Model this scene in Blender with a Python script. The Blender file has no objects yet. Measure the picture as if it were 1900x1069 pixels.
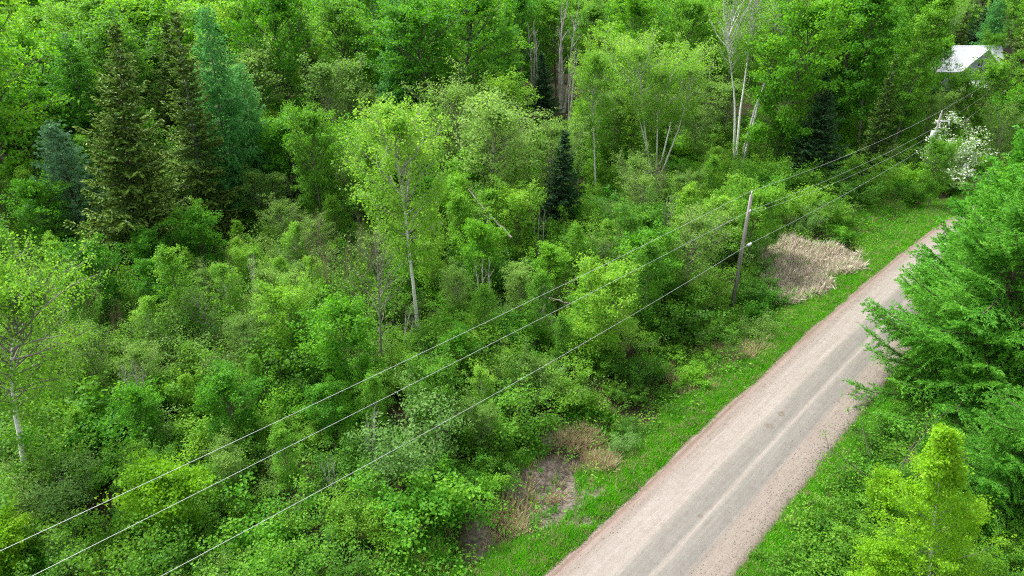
import bpy, math, random
import numpy as np
from mathutils import Vector

# ------------------------------------------------------------------ camera, light, exposure
scene = bpy.context.scene
col = scene.collection
F_PX, PITCH, CAM_H = 1300.0, math.radians(28.0), 28.0
cam = bpy.data.cameras.new('camera')
cam.sensor_width = 36.0
cam.lens = 36.0 * F_PX / 1900.0
cam.clip_start = 0.5
cam.clip_end = 6000.0
camo = bpy.data.objects.new('camera', cam)
camo.location = (0, 0, CAM_H)
camo.rotation_euler = (math.radians(90) - PITCH, 0, 0)
col.objects.link(camo)
scene.camera = camo

SUN_EL, SUN_AZ = math.radians(58), math.radians(-50)      # azimuth from +Y towards +X: from the left, beyond
world = bpy.data.worlds.new('World')
scene.world = world
world.use_nodes = True
wn = world.node_tree
wn.nodes.clear()
w_out = wn.nodes.new('ShaderNodeOutputWorld')
w_bg = wn.nodes.new('ShaderNodeBackground')
w_sky = wn.nodes.new('ShaderNodeTexSky')
w_hs = wn.nodes.new('ShaderNodeHueSaturation')
w_sky.sky_type = 'NISHITA'
w_sky.sun_disc = False
w_sky.sun_elevation = SUN_EL
w_sky.sun_rotation = SUN_AZ
w_sky.air_density = 1.0
w_sky.dust_density = 4.0
w_sky.ozone_density = 1.0
w_hs.inputs['Saturation'].default_value = 0.18            # a veil of bright cloud
wn.links.new(w_sky.outputs[0], w_hs.inputs['Color'])
wn.links.new(w_hs.outputs[0], w_bg.inputs[0])
w_bg.inputs[1].default_value = 0.09
wn.links.new(w_bg.outputs[0], w_out.inputs[0])

sun = bpy.data.lights.new('sun', 'SUN')
sun.energy = 1.5
sun.angle = math.radians(14)
sun.color = (1.0, 0.96, 0.9)
suno = bpy.data.objects.new('sun', sun)
d = Vector((math.sin(SUN_AZ) * math.cos(SUN_EL), math.cos(SUN_AZ) * math.cos(SUN_EL), math.sin(SUN_EL)))
suno.rotation_euler = d.to_track_quat('Z', 'Y').to_euler()
suno.location = (0, 0, 120)
col.objects.link(suno)

scene.view_settings.view_transform = 'Standard'
scene.view_settings.look = 'None'
scene.view_settings.gamma = 1.0
scene.view_settings.use_curve_mapping = False
scene.view_settings.exposure = 2.05
scene.render.engine = 'CYCLES'
scene.cycles.use_denoising = False
scene.cycles.filter_width = 1.15
scene.cycles.max_bounces = 6
scene.cycles.diffuse_bounces = 3
scene.cycles.glossy_bounces = 1
scene.cycles.transmission_bounces = 3
scene.cycles.transparent_max_bounces = 4

# ------------------------------------------------------------------ plan helpers (survey: where a sight line meets the ground)
CT, ST = math.cos(PITCH), math.sin(PITCH)
def ray(x, y):
    u = (x - 950) / F_PX; v = (534.5 - y) / F_PX
    return np.array([u, CT + v * ST, -ST + v * CT])
def ground(x, y, z=0.0):
    r = ray(x, y); s = (z - CAM_H) / r[2]
    return r[0] * s, r[1] * s
def height_at(gy, x, y):                                   # height over datum of a top seen at picture row y, at depth gy
    r = ray(x, y)
    return CAM_H + r[2] * gy / r[1]
def project(x, y, z):
    zz = z - CAM_H
    c = y * CT - zz * ST; up = y * ST + zz * CT
    c = max(c, 0.1)
    return 950 + F_PX * x / c, 534.5 - F_PX * up / c, c

# road frame: s along, o across (0 = left edge of the gravel, positive to the right)
RD = np.array([0.68326, 0.73018]); RN = np.array([0.73018, -0.68326]); R0 = np.array([1.3712, 23.2046])
def bend(s):
    s = np.asarray(s, float)
    return np.where(s > 24, 0.00088 * (s - 24) ** 2, 0.0) + np.where(s > 58, 0.0045 * (np.minimum(s, 160) - 58) ** 2 + np.maximum(s - 160, 0) * .9, 0.0)
def road_so(x, y):
    px = np.asarray(x, float) - R0[0]; py = np.asarray(y, float) - R0[1]
    s = px * RD[0] + py * RD[1]
    o = px * RN[0] + py * RN[1] - bend(s)
    return s, o
def road_xy(s, o):
    o = np.asarray(o, float) + bend(s); s = np.asarray(s, float)
    return R0[0] + RD[0] * s + RN[0] * o, R0[1] + RD[1] * s + RN[1] * o
RW = 6.9

def vnoise(x, y, seed, f):
    x = np.asarray(x, float) * f; y = np.asarray(y, float) * f
    xi = np.floor(x).astype(np.int64); yi = np.floor(y).astype(np.int64)
    fx = x - xi; fy = y - yi
    fx = fx * fx * (3 - 2 * fx); fy = fy * fy * (3 - 2 * fy)
    def h(a, b):
        n = (a * 374761393 + b * 668265263 + seed * 1442695) & 0xFFFFFFFF
        n = ((n ^ (n >> 13)) * 1274126177) & 0xFFFFFFFF
        return ((n ^ (n >> 16)) & 0xFFFF) / 65535.0
    return (h(xi, yi) * (1 - fx) + h(xi + 1, yi) * fx) * (1 - fy) + (h(xi, yi + 1) * (1 - fx) + h(xi + 1, yi + 1) * fx) * fy

def terrain(x, y):
    x = np.asarray(x, float); y = np.asarray(y, float)
    s, o = road_so(x, y)
    z = (vnoise(x, y, 3, 0.07) - 0.5) * 0.8 + (vnoise(x, y, 5, 0.31) - 0.5) * 0.35 + (vnoise(x, y, 9, 1.1) - 0.5) * 0.12
    far = np.clip((np.hypot(x, y) - 220) / 500, 0, 3)
    z = z + far * 18 + (vnoise(x, y, 12, 0.008) - 0.5) * 14 * np.clip(far * 2, 0, 1)
    dist = np.maximum(-o, o - RW)                          # distance outside the gravel edge
    ditch = -0.55 * np.exp(-((dist - 3.6) / 1.3) ** 2)
    w = np.clip((dist - 1.0) / 3.5, 0, 1)
    base = z * w + ditch * np.clip(dist / 1.5, 0, 1) - 0.10
    return np.where(dist < 0, -0.22, np.where(dist < 1.0, -0.22 + 0.14 * np.clip(dist / 0.5, 0, 1), base))
def tz(x, y):
    return float(terrain(x, y))

# ------------------------------------------------------------------ materials
def new_mat(name):
    m = bpy.data.materials.new(name); m.use_nodes = True
    nt = m.node_tree; nt.nodes.clear()
    out = nt.nodes.new('ShaderNodeOutputMaterial')
    return m, nt, out
def lk(nt, a, b): nt.links.new(a, b)
def ramp(nt, stops):
    r = nt.nodes.new('ShaderNodeValToRGB')
    el = r.color_ramp.elements
    el[0].position = stops[0][0]; el[0].color = (*stops[0][1], 1)
    el[1].position = stops[-1][0]; el[1].color = (*stops[-1][1], 1)
    for p, c in stops[1:-1]:
        e = el.new(p); e.color = (*c, 1)
    return r
def noise(nt, scale, detail=4, rough=0.6, vec=None):
    n = nt.nodes.new('ShaderNodeTexNoise')
    n.inputs['Scale'].default_value = scale; n.inputs['Detail'].default_value = detail; n.inputs['Roughness'].default_value = rough
    if vec is not None: lk(nt, vec, n.inputs['Vector'])
    return n
def math_node(nt, op, a, b):
    m = nt.nodes.new('ShaderNodeMath'); m.operation = op
    for i, v in enumerate((a, b)):
        if isinstance(v, (int, float)): m.inputs[i].default_value = v
        else: lk(nt, v, m.inputs[i])
    return m.outputs[0]

GSAT = 1.0
def leaf_mat(name, lo, mid, hi, trans=0.42, vary=0.45, rough=0.55):
    m, nt, out = new_mat(name)
    at = nt.nodes.new('ShaderNodeAttribute'); at.attribute_name = 'tint'
    oi = nt.nodes.new('ShaderNodeObjectInfo')
    v = math_node(nt, 'MULTIPLY', oi.outputs['Random'], vary)
    v = math_node(nt, 'ADD', at.outputs['Fac'], v)
    v = math_node(nt, 'SUBTRACT', v, vary / 2)
    r = ramp(nt, [(0.0, lo), (0.5, mid), (1.0, hi)])
    lk(nt, v, r.inputs[0])
    pb = nt.nodes.new('ShaderNodeBsdfPrincipled')
    pb.inputs['Roughness'].default_value = rough
    pb.inputs['Specular IOR Level'].default_value = 0.25
    lk(nt, r.outputs[0], pb.inputs['Base Color'])
    tr = nt.nodes.new('ShaderNodeBsdfTranslucent')
    hs = nt.nodes.new('ShaderNodeHueSaturation')
    hs.inputs['Hue'].default_value = 0.492; hs.inputs['Saturation'].default_value = 1.05; hs.inputs['Value'].default_value = 1.45
    lk(nt, r.outputs[0], hs.inputs['Color']); lk(nt, hs.outputs[0], tr.inputs[0])
    mx = nt.nodes.new('ShaderNodeMixShader'); mx.inputs[0].default_value = trans
    lk(nt, pb.outputs[0], mx.inputs[1]); lk(nt, tr.outputs[0], mx.inputs[2]); lk(nt, mx.outputs[0], out.inputs[0])
    return m
def twig_mix(nt, r, pb):                                   # fine twigs have their own brown bark
    at = nt.nodes.new('ShaderNodeAttribute'); at.attribute_name = 'tint'
    mx = nt.nodes.new('ShaderNodeMixRGB'); mx.inputs[1].default_value = (.085, .068, .05, 1)
    lk(nt, at.outputs['Fac'], mx.inputs[0]); lk(nt, r.outputs[0], mx.inputs[2]); lk(nt, mx.outputs[0], pb.inputs['Base Color'])
def bark_mat(name, a, b, scale=3.0, stretch=(1, 1, 0.25), bump=0.4):
    m, nt, out = new_mat(name)
    tc = nt.nodes.new('ShaderNodeTexCoord'); mp = nt.nodes.new('ShaderNodeMapping')
    mp.inputs['Scale'].default_value = stretch
    lk(nt, tc.outputs['Object'], mp.inputs[0])
    n = noise(nt, scale, 6, 0.65, mp.outputs[0])
    r = ramp(nt, [(0.35, a), (0.65, b)]); lk(nt, n.outputs[0], r.inputs[0])
    pb = nt.nodes.new('ShaderNodeBsdfPrincipled'); pb.inputs['Roughness'].default_value = 0.85
    pb.inputs['Specular IOR Level'].default_value = 0.2
    lk(nt, r.outputs[0], pb.inputs['Base Color'])
    bp = nt.nodes.new('ShaderNodeBump'); bp.inputs['Strength'].default_value = bump; bp.inputs['Distance'].default_value = 0.03
    lk(nt, n.outputs[0], bp.inputs['Height']); lk(nt, bp.outputs[0], pb.inputs['Normal'])
    lk(nt, pb.outputs[0], out.inputs[0])
    twig_mix(nt, r, pb)
    return m
def birch_bark():
    m, nt, out = new_mat('birch_bark')
    tc = nt.nodes.new('ShaderNodeTexCoord'); mp = nt.nodes.new('ShaderNodeMapping')
    mp.inputs['Scale'].default_value = (1.5, 1.5, 6.0)
    lk(nt, tc.outputs['Object'], mp.inputs[0])
    n = noise(nt, 1.6, 5, 0.7, mp.outputs[0])
    r = ramp(nt, [(0.30, (0.05, 0.045, 0.04)), (0.40, (0.60, 0.585, 0.56)), (0.50, (0.80, 0.79, 0.77)), (0.8, (0.66, 0.64, 0.60))])
    lk(nt, n.outputs[0], r.inputs[0])
    pb = nt.nodes.new('ShaderNodeBsdfPrincipled'); pb.inputs['Roughness'].default_value = 0.7
    lk(nt, r.outputs[0], pb.inputs['Base Color']); lk(nt, pb.outputs[0], out.inputs[0])
    twig_mix(nt, r, pb)
    return m

M = {}
M['maple'] = leaf_mat('maple_leaf', (0.036, 0.170, 0.010), (0.095, 0.315, 0.018), (0.215, 0.445, 0.034), .48, .75)
M['ash'] = leaf_mat('ash_leaf', (0.060, 0.190, 0.016), (0.130, 0.340, 0.026), (0.250, 0.455, 0.046), .48, .75)
M['birch'] = leaf_mat('birch_leaf', (0.085, 0.240, 0.022), (0.170, 0.380, 0.035), (0.270, 0.480, 0.060), .48)
M['yellow'] = leaf_mat('young_yellow_leaf', (0.110, 0.290, 0.010), (0.200, 0.430, 0.016), (0.300, 0.520, 0.030), .48)
M['grey'] = leaf_mat('grey_green_leaf', (0.075, 0.180, 0.026), (0.150, 0.300, 0.048), (0.250, 0.410, 0.085), .48)
M['bushleaf'] = leaf_mat('bush_leaf', (0.030, 0.120, 0.008), (0.082, 0.238, 0.014), (0.170, 0.365, 0.028), .44, .8)
M['bushpale'] = leaf_mat('pale_bush_leaf', (0.075, 0.190, 0.035), (0.150, 0.310, 0.065), (0.260, 0.430, 0.120))
M['spruce'] = leaf_mat('spruce_needle', (0.024, 0.075, 0.012), (0.078, 0.165, 0.022), (0.210, 0.340, 0.050), 0.15, 0.2)
M['fir'] = leaf_mat('fir_needle', (0.012, 0.052, 0.018), (0.030, 0.095, 0.032), (0.085, 0.190, 0.060), 0.15, 0.2)
M['larch'] = leaf_mat('larch_needle', (0.042, 0.190, 0.018), (0.098, 0.315, 0.030), (0.185, 0.440, 0.050), 0.45, 0.3)
M['larchcool'] = leaf_mat('drooping_larch_needle', (0.040, 0.190, 0.040), (0.090, 0.320, 0.075), (0.175, 0.440, 0.120), 0.4, 0.3)
M['larchlight'] = leaf_mat('bright_green_larch_needle', (0.045, 0.210, 0.018), (0.105, 0.350, 0.032), (0.190, 0.470, 0.055), 0.45, 0.3)  # slightly brighter green needles, the leaf colour of the broad larches
M['pine'] = leaf_mat('pine_needle', (0.070, 0.180, 0.080), (0.140, 0.310, 0.150), (0.250, 0.430, 0.240), 0.2, 0.15)
M['grass'] = leaf_mat('grass_blade', (0.040, 0.220, 0.012), (0.100, 0.385, 0.018), (0.220, 0.500, 0.028), 0.4, 0.6)
M['drygrass'] = leaf_mat('dry_grass', (0.190, 0.150, 0.070), (0.340, 0.280, 0.150), (0.480, 0.420, 0.270), 0.25, 0.2)
M['reed'] = leaf_mat('dead_reed', (0.200, 0.160, 0.110), (0.470, 0.410, 0.320), (0.700, 0.640, 0.540), 0.2, 0.8)
M['blossom'] = leaf_mat('blossom', (0.62, 0.66, 0.58), (0.74, 0.76, 0.70), (0.82, 0.82, 0.80), 0.3, 0.1)
M['barkgrey'] = bark_mat('grey_bark', (0.09, 0.08, 0.07), (0.24, 0.22, 0.19))
M['barkpale'] = bark_mat('pale_grey_bark', (0.14, 0.13, 0.115), (0.30, 0.285, 0.255))
M['barkbrown'] = bark_mat('brown_bark', (0.045, 0.034, 0.025), (0.16, 0.125, 0.095))
M['barktan'] = bark_mat('tan_twig', (0.17, 0.125, 0.08), (0.34, 0.27, 0.18))
M['deadwood'] = bark_mat('dead_wood', (0.13, 0.12, 0.105), (0.32, 0.30, 0.27))
M['birchbark'] = birch_bark()
M['snagwood'] = bark_mat('bleached_snag_wood', (0.24, 0.23, 0.21), (0.50, 0.48, 0.45))
M['polewood'] = bark_mat('weathered_pole_wood', (0.12, 0.11, 0.10), (0.32, 0.30, 0.275), 5.0, (2, 2, 0.12), 0.5)

# ------------------------------------------------------------------ mesh accumulator
def nrm(v):
    return v / np.maximum(np.linalg.norm(v, axis=-1, keepdims=True), 1e-9)
class Acc:
    def __init__(self):
        self.v = []; self.q = []; self.t = []; self.n = 0; self.smooth = []
    def tube(self, P, R, sides=5, tint=1.0):
        P = np.asarray(P, float); R = np.asarray(R, float)
        T = nrm(np.gradient(P, axis=0))
        ref = np.array([0.31, 0.95, 0.05]) if abs(T[0][2]) > 0.7 else np.array([0.05, 0.1, 1.0])
        A = nrm(np.cross(T, ref)); B = np.cross(T, A)
        a = np.arange(sides) * 2 * math.pi / sides
        ring = P[:, None, :] + R[:, None, None] * (np.cos(a)[None, :, None] * A[:, None, :] + np.sin(a)[None, :, None] * B[:, None, :])
        k = len(P)
        i = np.arange(k - 1)[:, None] * sides; j = np.arange(sides)[None, :]; j2 = (j + 1) % sides
        q = np.stack([i + j, i + j2, i + sides + j2, i + sides + j], -1).reshape(-1, 4) + self.n
        self.v.append(ring.reshape(-1, 3)); self.q.append(q); self.n += k * sides
        self.t.append(np.full(len(q), tint)); self.smooth.append(np.ones(len(q), bool))
    def leaves(self, C, D, N, L, W, tint, fold=0.15):
        C = np.asarray(C, float); k = len(C)
        if k == 0: return
        D = nrm(D); S = nrm(np.cross(D, N)); N = np.cross(S, D)
        L = np.broadcast_to(np.asarray(L, float), (k,))[:, None]; W = np.broadcast_to(np.asarray(W, float), (k,))[:, None]
        v = np.stack([C - D * L * .5, C + S * W * .5 + N * W * fold, C + D * L * .5, C - S * W * .5 + N * W * fold], 1).reshape(-1, 3)
        q = np.arange(k * 4).reshape(-1, 4) + self.n
        self.v.append(v); self.q.append(q); self.n += 4 * k
        self.t.append(np.broadcast_to(np.asarray(tint, float), (k,))); self.smooth.append(np.zeros(k, bool))
    def mesh(self, name, mat):
        me = bpy.data.meshes.new(name)
        v = np.concatenate(self.v).astype(np.float32); q = np.concatenate(self.q).astype(np.int32)
        me.vertices.add(len(v)); me.vertices.foreach_set('co', v.ravel())
        me.loops.add(q.size); me.loops.foreach_set('vertex_index', q.ravel())
        me.polygons.add(len(q)); me.polygons.foreach_set('loop_start', np.arange(0, q.size, 4, dtype=np.int32))
        me.polygons.foreach_set('use_smooth', np.concatenate(self.smooth))
        a = me.attributes.new('tint', 'FLOAT', 'FACE'); a.data.foreach_set('value', np.concatenate(self.t).astype(np.float32))
        me.update(calc_edges=True)
        me.materials.append(M[mat] if isinstance(mat, str) else mat)
        return me

def rnd_dirs(rng, k):
    return nrm(rng.normal(size=(k, 3)))
def grow(rng, p, d, length, n, wob=0.12, up=0.0):
    P = [np.array(p, float)]; d = np.array(d, float); d /= np.linalg.norm(d); st = length / n
    for i in range(n):
        d = d + rng.normal(size=3) * wob + np.array([0, 0, up])
        d /= np.linalg.norm(d)
        P.append(P[-1] + d * st)
    return np.array(P)
def along(P, t):
    k = len(P) - 1; x = min(max(t, 0), 0.9999) * k; i = int(x)
    return P[i] + (P[i + 1] - P[i]) * (x - i), nrm(P[i + 1] - P[i])
def clump(rng, acc, c, r, m, ls, flat=0.6, droop=0.0, tint=0.5, tsd=0.13, aspect=0.75, updir=1.0):
    o = rng.normal(size=(m, 3)) * np.array([r, r, r * flat]) * 0.62
    if droop: o[:, 2] -= np.abs(rng.normal(size=m)) * droop
    N = nrm(o / max(r, .01) * 0.5 + rnd_dirs(rng, m) * 0.75 + np.array([0, 0, updir]))
    D = rnd_dirs(rng, m) + np.array([0, 0, -0.25])
    s = ls * rng.uniform(0.65, 1.25, m)
    acc.leaves(c + o, D, N, s, s * aspect, np.clip(tint + rng.normal(size=m) * tsd, 0, 1))

def broadleaf(seed, H=16, cb=0.35, R=3.5, prim=46, sec=5, elev=(20, 60), rc=0.5, m=26, ls=0.17, prof='round', stems=1, spread=0.25,
              trunk_r=0.16, droop=0.0, up=0.06, dens=1.0, tmean=0.5, sides=6, bare_low=4, fr=(0.45, 0.72, 1.0), stemfork=0.0, aspect=0.7, lean=0.0, flat=0.45, twigt=.35):
    rng = np.random.default_rng(seed)
    T = Acc(); C = Acc()
    for st in range(stems):
        if stems == 1:
            d0 = np.array([rng.normal() * 0.03 + lean, rng.normal() * 0.03, 1.0]); base = np.zeros(3); h = H; RR = R
        else:
            a = 2 * math.pi * (st + rng.uniform(-.25, .25)) / stems
            d0 = np.array([math.cos(a) * spread, math.sin(a) * spread, 1.0]) * 1.0
            base = np.array([math.cos(a), math.sin(a), 0]) * 0.25; h = H * rng.uniform(0.8, 1.02); RR = R * rng.uniform(.55, .7)
        ax = grow(rng, base - np.array([0, 0, .3]), d0, h * 0.97, 12, 0.035, 0.02)
        rr = trunk_r * (1 - np.linspace(0, 1, 13) ** 1.1 * 0.9) * (1.0 if stems == 1 else 0.75)
        rr[0] *= 1.35
        T.tube(ax, rr, sides)
        k = int(prim * dens / max(1, stems ** 0.6))
        for i in range(k):
            t = cb + (0.985 - cb) * ((i + rng.uniform(0, 1)) / k)
            p, _ = along(ax, t)
            tt = (t - cb) / (1 - cb)
            if prof == 'round': e = (1 - abs(2 * tt - 0.85) ** 2.4) if tt > 0.42 else 0.62 + 0.9 * tt
            elif prof == 'cone': e = (1 - tt) ** 0.7 * 0.95 + 0.08
            elif prof == 'spire': e = (1 - tt) * .95 + .05
            elif prof == 'vase': e = 0.35 + 0.85 * tt if tt < 0.75 else (1 - (tt - 0.75) / 0.25 * 0.55)
            elif prof == 'col': e = 0.75 if tt < 0.7 else 0.75 * (1 - (tt - .7) / .3 * .7)
            e = max(e, 0.16)
            az = i * 2.39996 + rng.uniform(-.5, .5)
            el = math.radians(elev[0] + (elev[1] - elev[0]) * tt + rng.uniform(-10, 10))
            ln = RR * e * rng.uniform(0.7, 1.12) / max(math.cos(el), 0.55)
            dd = np.array([math.cos(az) * math.cos(el), math.sin(az) * math.cos(el), math.sin(el)])
            B = grow(rng, p, dd, ln, 6, 0.10, up)
            br = max(0.012, trunk_r * 0.30 * (ln / R) ** 0.8)
            T.tube(B, br * (1 - np.linspace(0, 1, 7) * 0.8), 4, twigt)
            ctint = tmean + rng.normal() * 0.10 + 0.12 * (tt - .5)
            clump(rng, C, B[-1], rc, m, ls, flat, droop, ctint, aspect=aspect)
            for j in range(sec):
                u = 0.28 + 0.68 * (j + rng.uniform(0, 1)) / sec
                q, dq = along(B, u)
                sd = dq * 0.7 + rnd_dirs(rng, 1)[0] * 0.9 + np.array([0, 0, 0.25]); sd /= np.linalg.norm(sd)
                sl = ln * rng.uniform(0.22, 0.42) * (1.15 - u * 0.5)
                S = grow(rng, q, sd, sl, 3, 0.15, up)
                T.tube(S, br * 0.4 * np.array([1, .8, .6, .35]), 3, twigt * .6)
                for f in fr:
                    c, _ = along(S, f)
                    clump(rng, C, c, rc * rng.uniform(.7, 1.15), max(3, int(m * rng.uniform(.5, 1.2))), ls, flat, droop, ctint + rng.normal() * 0.06, aspect=aspect)
    return T, C

def spruce(seed, H=18, R=3.2, cb=0.04, whorls=34, per=7, spray=0.34, sw=0.085, droop=0.25, tipl=0.25, trunk_r=0.2, dens=1.0, powr=0.85, gap=0.0, dead_low=0):
    rng = np.random.default_rng(seed)
    T = Acc(); C = Acc()
    ax = grow(rng, (0, 0, -.3), (rng.normal() * .015, rng.normal() * .015, 1), H * 1.0, 10, 0.012, 0.01)
    T.tube(ax, trunk_r * (1 - np.linspace(0, 1, 11) * 0.95), 6)
    for w in range(whorls):
        t = cb + (0.985 - cb) * (w + rng.uniform(-.3, .3)) / whorls
        t = min(max(t, cb), 0.99)
        L0 = R * max((1 - t), 0.0) ** powr * (1.0 if t > 0.12 else 0.85) + 0.18
        az0 = rng.uniform(0, 6.28)
        n = per if t < 0.8 else max(4, per - 2)
        for b in range(n):
            if rng.uniform() < gap: continue
            t = min(max(cb + (0.985 - cb) * (w + rng.uniform(-.9, .9)) / whorls, cb), .99); L0 = R * max((1 - t), 0.0) ** powr * (1.0 if t > 0.12 else 0.85) * (.82 + .3 * math.sin(t * 23 + seed) * math.sin(az0 + b)) + 0.18
            az = 2 * math.pi * (b + rng.uniform(-.35, .35)) / n + w * 1.3
            ln = L0 * rng.uniform(0.72, 1.15)
            el = math.radians(-12 + 45 * t + rng.uniform(-8, 8))
            dd = np.array([math.cos(az) * math.cos(el), math.sin(az) * math.cos(el), math.sin(el)])
            p, _ = along(ax, t)
            k = 6
            xs = np.linspace(0, 1, k + 1)
            P = p + dd * (xs * ln)[:, None]
            P[:, 2] += (-droop * ln * np.sin(xs * math.pi * 0.75) + 0.10 * ln * xs ** 3)
            T.tube(P, max(.01, .016 * ln) * (1 - xs * .8) + .004, 3)
            side = np.array([-math.sin(az), math.cos(az), 0.0])
            if t < dead_low: continue
            nb = max(3, int(ln / 0.20 * dens))
            u = (np.arange(nb) + rng.uniform(0, 1, nb)) / nb * 0.9 + 0.1
            cen = np.array([along(P, x)[0] for x in u])
            for sg in (-1, 1):
                bl = ln * 0.36 * (1.05 - u) ** 0.7 * rng.uniform(.7, 1.2, nb) + 0.08
                bd = nrm(dd * 0.75 + side * sg * 0.9 + np.array([0, 0, -0.15]) + rng.normal(size=(nb, 3)) * .12)
                ns = max(2, int(bl.mean() / spray * 1.8 + 1))
                for s_ in range(ns):
                    f = (s_ + 0.5) / ns
                    c = cen + bd * (bl * f)[:, None] + rng.normal(size=(nb, 3)) * 0.035
                    c[:, 2] -= 0.10 * bl * f ** 2
                    tint = np.clip(0.22 + tipl * (f ** 2) * (0.4 + u) + rng.normal(size=nb) * 0.12, 0, 1)
                    C.leaves(c, bd + rng.normal(size=(nb, 3)) * .25, rnd_dirs(rng, nb) * .8 + np.array([0, 0, 1.]), spray * rng.uniform(.7, 1.2, nb), sw * rng.uniform(.8, 1.3, nb), tint, 0.3)
            c = cen + np.array([0, 0, .02])
            C.leaves(c, np.tile(dd, (nb, 1)) + rng.normal(size=(nb, 3)) * .2, rnd_dirs(rng, nb) * .6 + np.array([0, 0, 1.]), spray, sw * 1.3, np.clip(.25 + tipl * u + rng.normal(size=nb) * .1, 0, 1), 0.3)
    return T, C

def larch(seed, H=16, R=3.6, cb=0.08, nbr=120, blade=0.17, bw=0.05, trunk_r=0.17, strands=1.0, hang=0.45, el0=(-5, 45), powr=0.65, per=9):
    rng = np.random.default_rng(seed)
    T = Acc(); C = Acc()
    ax = grow(rng, (0, 0, -.3), (rng.normal() * .02, rng.normal() * .02, 1), H, 10, 0.015, 0.01)
    T.tube(ax, trunk_r * (1 - np.linspace(0, 1, 11) * 0.95), 6)
    for i in range(nbr):
        t = cb + (0.985 - cb) * (i + rng.uniform(0, 1)) / nbr
        p, _ = along(ax, t)
        ln = (R * (1 - t) ** powr + 0.25) * rng.uniform(0.6, 1.15)
        az = i * 2.39996 + rng.uniform(-.4, .4)
        el = math.radians(el0[0] + (el0[1] - el0[0]) * t + rng.uniform(-12, 12))
        dd = np.array([math.cos(az) * math.cos(el), math.sin(az) * math.cos(el), math.sin(el)])
        P = grow(rng, p, dd, ln, 6, 0.07, 0.035)
        xs = np.linspace(0, 1, 7)
        P[:, 2] -= 0.12 * ln * np.sin(xs * math.pi * .8)
        T.tube(P, max(.01, .015 * ln) * (1 - xs * .8) + .004, 3)
        side = np.array([-math.sin(az), math.cos(az), 0.0])
        nb = max(4, int(ln / 0.16 * strands))
        bt = 0.5 + rng.normal() * 0.09
        for j in range(nb):
            u = 0.12 + 0.88 * (j + rng.uniform(0, 1)) / nb
            q, dq = along(P, u)
            sg = 1 if j % 2 else -1
            sl = (0.30 + 0.55 * (1 - u)) * ln * 0.42 * rng.uniform(.5, 1.2) + 0.15
            sd = nrm(dq * 0.8 + side * sg * rng.uniform(.4, 1.1) + np.array([0, 0, rng.uniform(-.35, .1)]))
            mm = max(3, int(per * sl / 0.6))
            f = (np.arange(mm) + rng.uniform(0, 1, mm)) / mm
            c = q + sd * (f * sl)[:, None]
            c[:, 2] -= hang * sl * f ** 1.8
            c += rng.normal(size=(mm, 3)) * 0.035
            k = 2
            cc = np.repeat(c, k, 0)
            D = nrm(sd + rnd_dirs(rng, mm * k) * 0.75 + np.array([0, 0, -hang * .5]))
            C.leaves(cc + D * blade * .4, D, rnd_dirs(rng, mm * k) + np.array([0, 0, .8]), blade * rng.uniform(.7, 1.3, mm * k), bw * rng.uniform(.7, 1.3, mm * k),
                     np.clip(bt + .18 * (np.repeat(f, k) - .4) + rng.normal(size=mm * k) * .12, 0, 1), 0.2)
    return T, C

def pine(seed, H=13, R=4.4, nbr=110, trunk_r=0.17):
    rng = np.random.default_rng(seed)
    T = Acc(); C = Acc()
    ax = grow(rng, (0, 0, -.3), (0.02, 0, 1), H, 10, 0.015, 0.01)
    T.tube(ax, trunk_r * (1 - np.linspace(0, 1, 11) * 0.95), 6)
    for i in range(nbr):
        t = 0.05 + 0.94 * (i + rng.uniform(0, 1)) / nbr
        p, _ = along(ax, t)
        ln = (R * (1 - t ** 1.6) ** .8 + .3) * rng.uniform(.7, 1.1)
        az = i * 2.39996; el = math.radians(5 + 50 * t + rng.uniform(-8, 8))
        dd = np.array([math.cos(az) * math.cos(el), math.sin(az) * math.cos(el), math.sin(el)])
        P = grow(rng, p, dd, ln, 5, .08, .06)
        T.tube(P, np.linspace(.03, .008, 6), 3)
        for j in range(int(ln / .16) + 2):
            q, dq = along(P, .3 + .7 * rng.uniform())
            c = q + rng.normal(size=3) * np.array([.28, .28, .14])
            mm = 16
            D = nrm(rnd_dirs(rng, mm) + np.array([0, 0, .55]) + dq * .4)
            C.leaves(c + D * .11, D, rnd_dirs(rng, mm), .32, .06, np.clip(.5 + rng.normal() * .12 + rng.normal(size=mm) * .1, 0, 1), .1)
    return T, C

def bush(seed, H=3.0, R=1.7, stems=13, sec=7, rc=0.27, m=20, ls=0.115, aspect=0.75, twig=0.016, tmean=.5, fr=(.35, .6, .85, 1.0), tilt=(48, 86)):
    rng = np.random.default_rng(seed)
    T = Acc(); C = Acc()
    for i in range(stems):
        az = i * 2.39996 + rng.uniform(-.4, .4)
        el = math.radians(rng.uniform(*tilt))
        ln = H * rng.uniform(.45, 1.25) if el > math.radians(68) else min(H, R / max(math.cos(el), .35)) * rng.uniform(.55, 1.25)
        dd = np.array([math.cos(az) * math.cos(el), math.sin(az) * math.cos(el), math.sin(el)])
        P = grow(rng, (math.cos(az) * .15, math.sin(az) * .15, -.15), dd, ln, 7, .10, .01)
        T.tube(P, np.linspace(twig, twig * .35, 8), 4, .5)
        ct = tmean + rng.normal() * .11
        for j in range(sec):
            u = .25 + .75 * (j + rng.uniform(0, 1)) / sec
            q, dq = along(P, u)
            sd = dq * .6 + rnd_dirs(rng, 1)[0] * .9; sl = ln * rng.uniform(.16, .34)
            S = grow(rng, q, sd, sl, 3, .16, .03)
            T.tube(S, np.linspace(twig * .4, twig * .2, 4), 3, .1)
            for f in fr:
                c, _ = along(S, f)
                clump(rng, C, c, rc, max(3, int(m * rng.uniform(.5, 1.3))), ls, .6, 0, ct + rng.normal() * .08, aspect=aspect)
    return T, C

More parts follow.
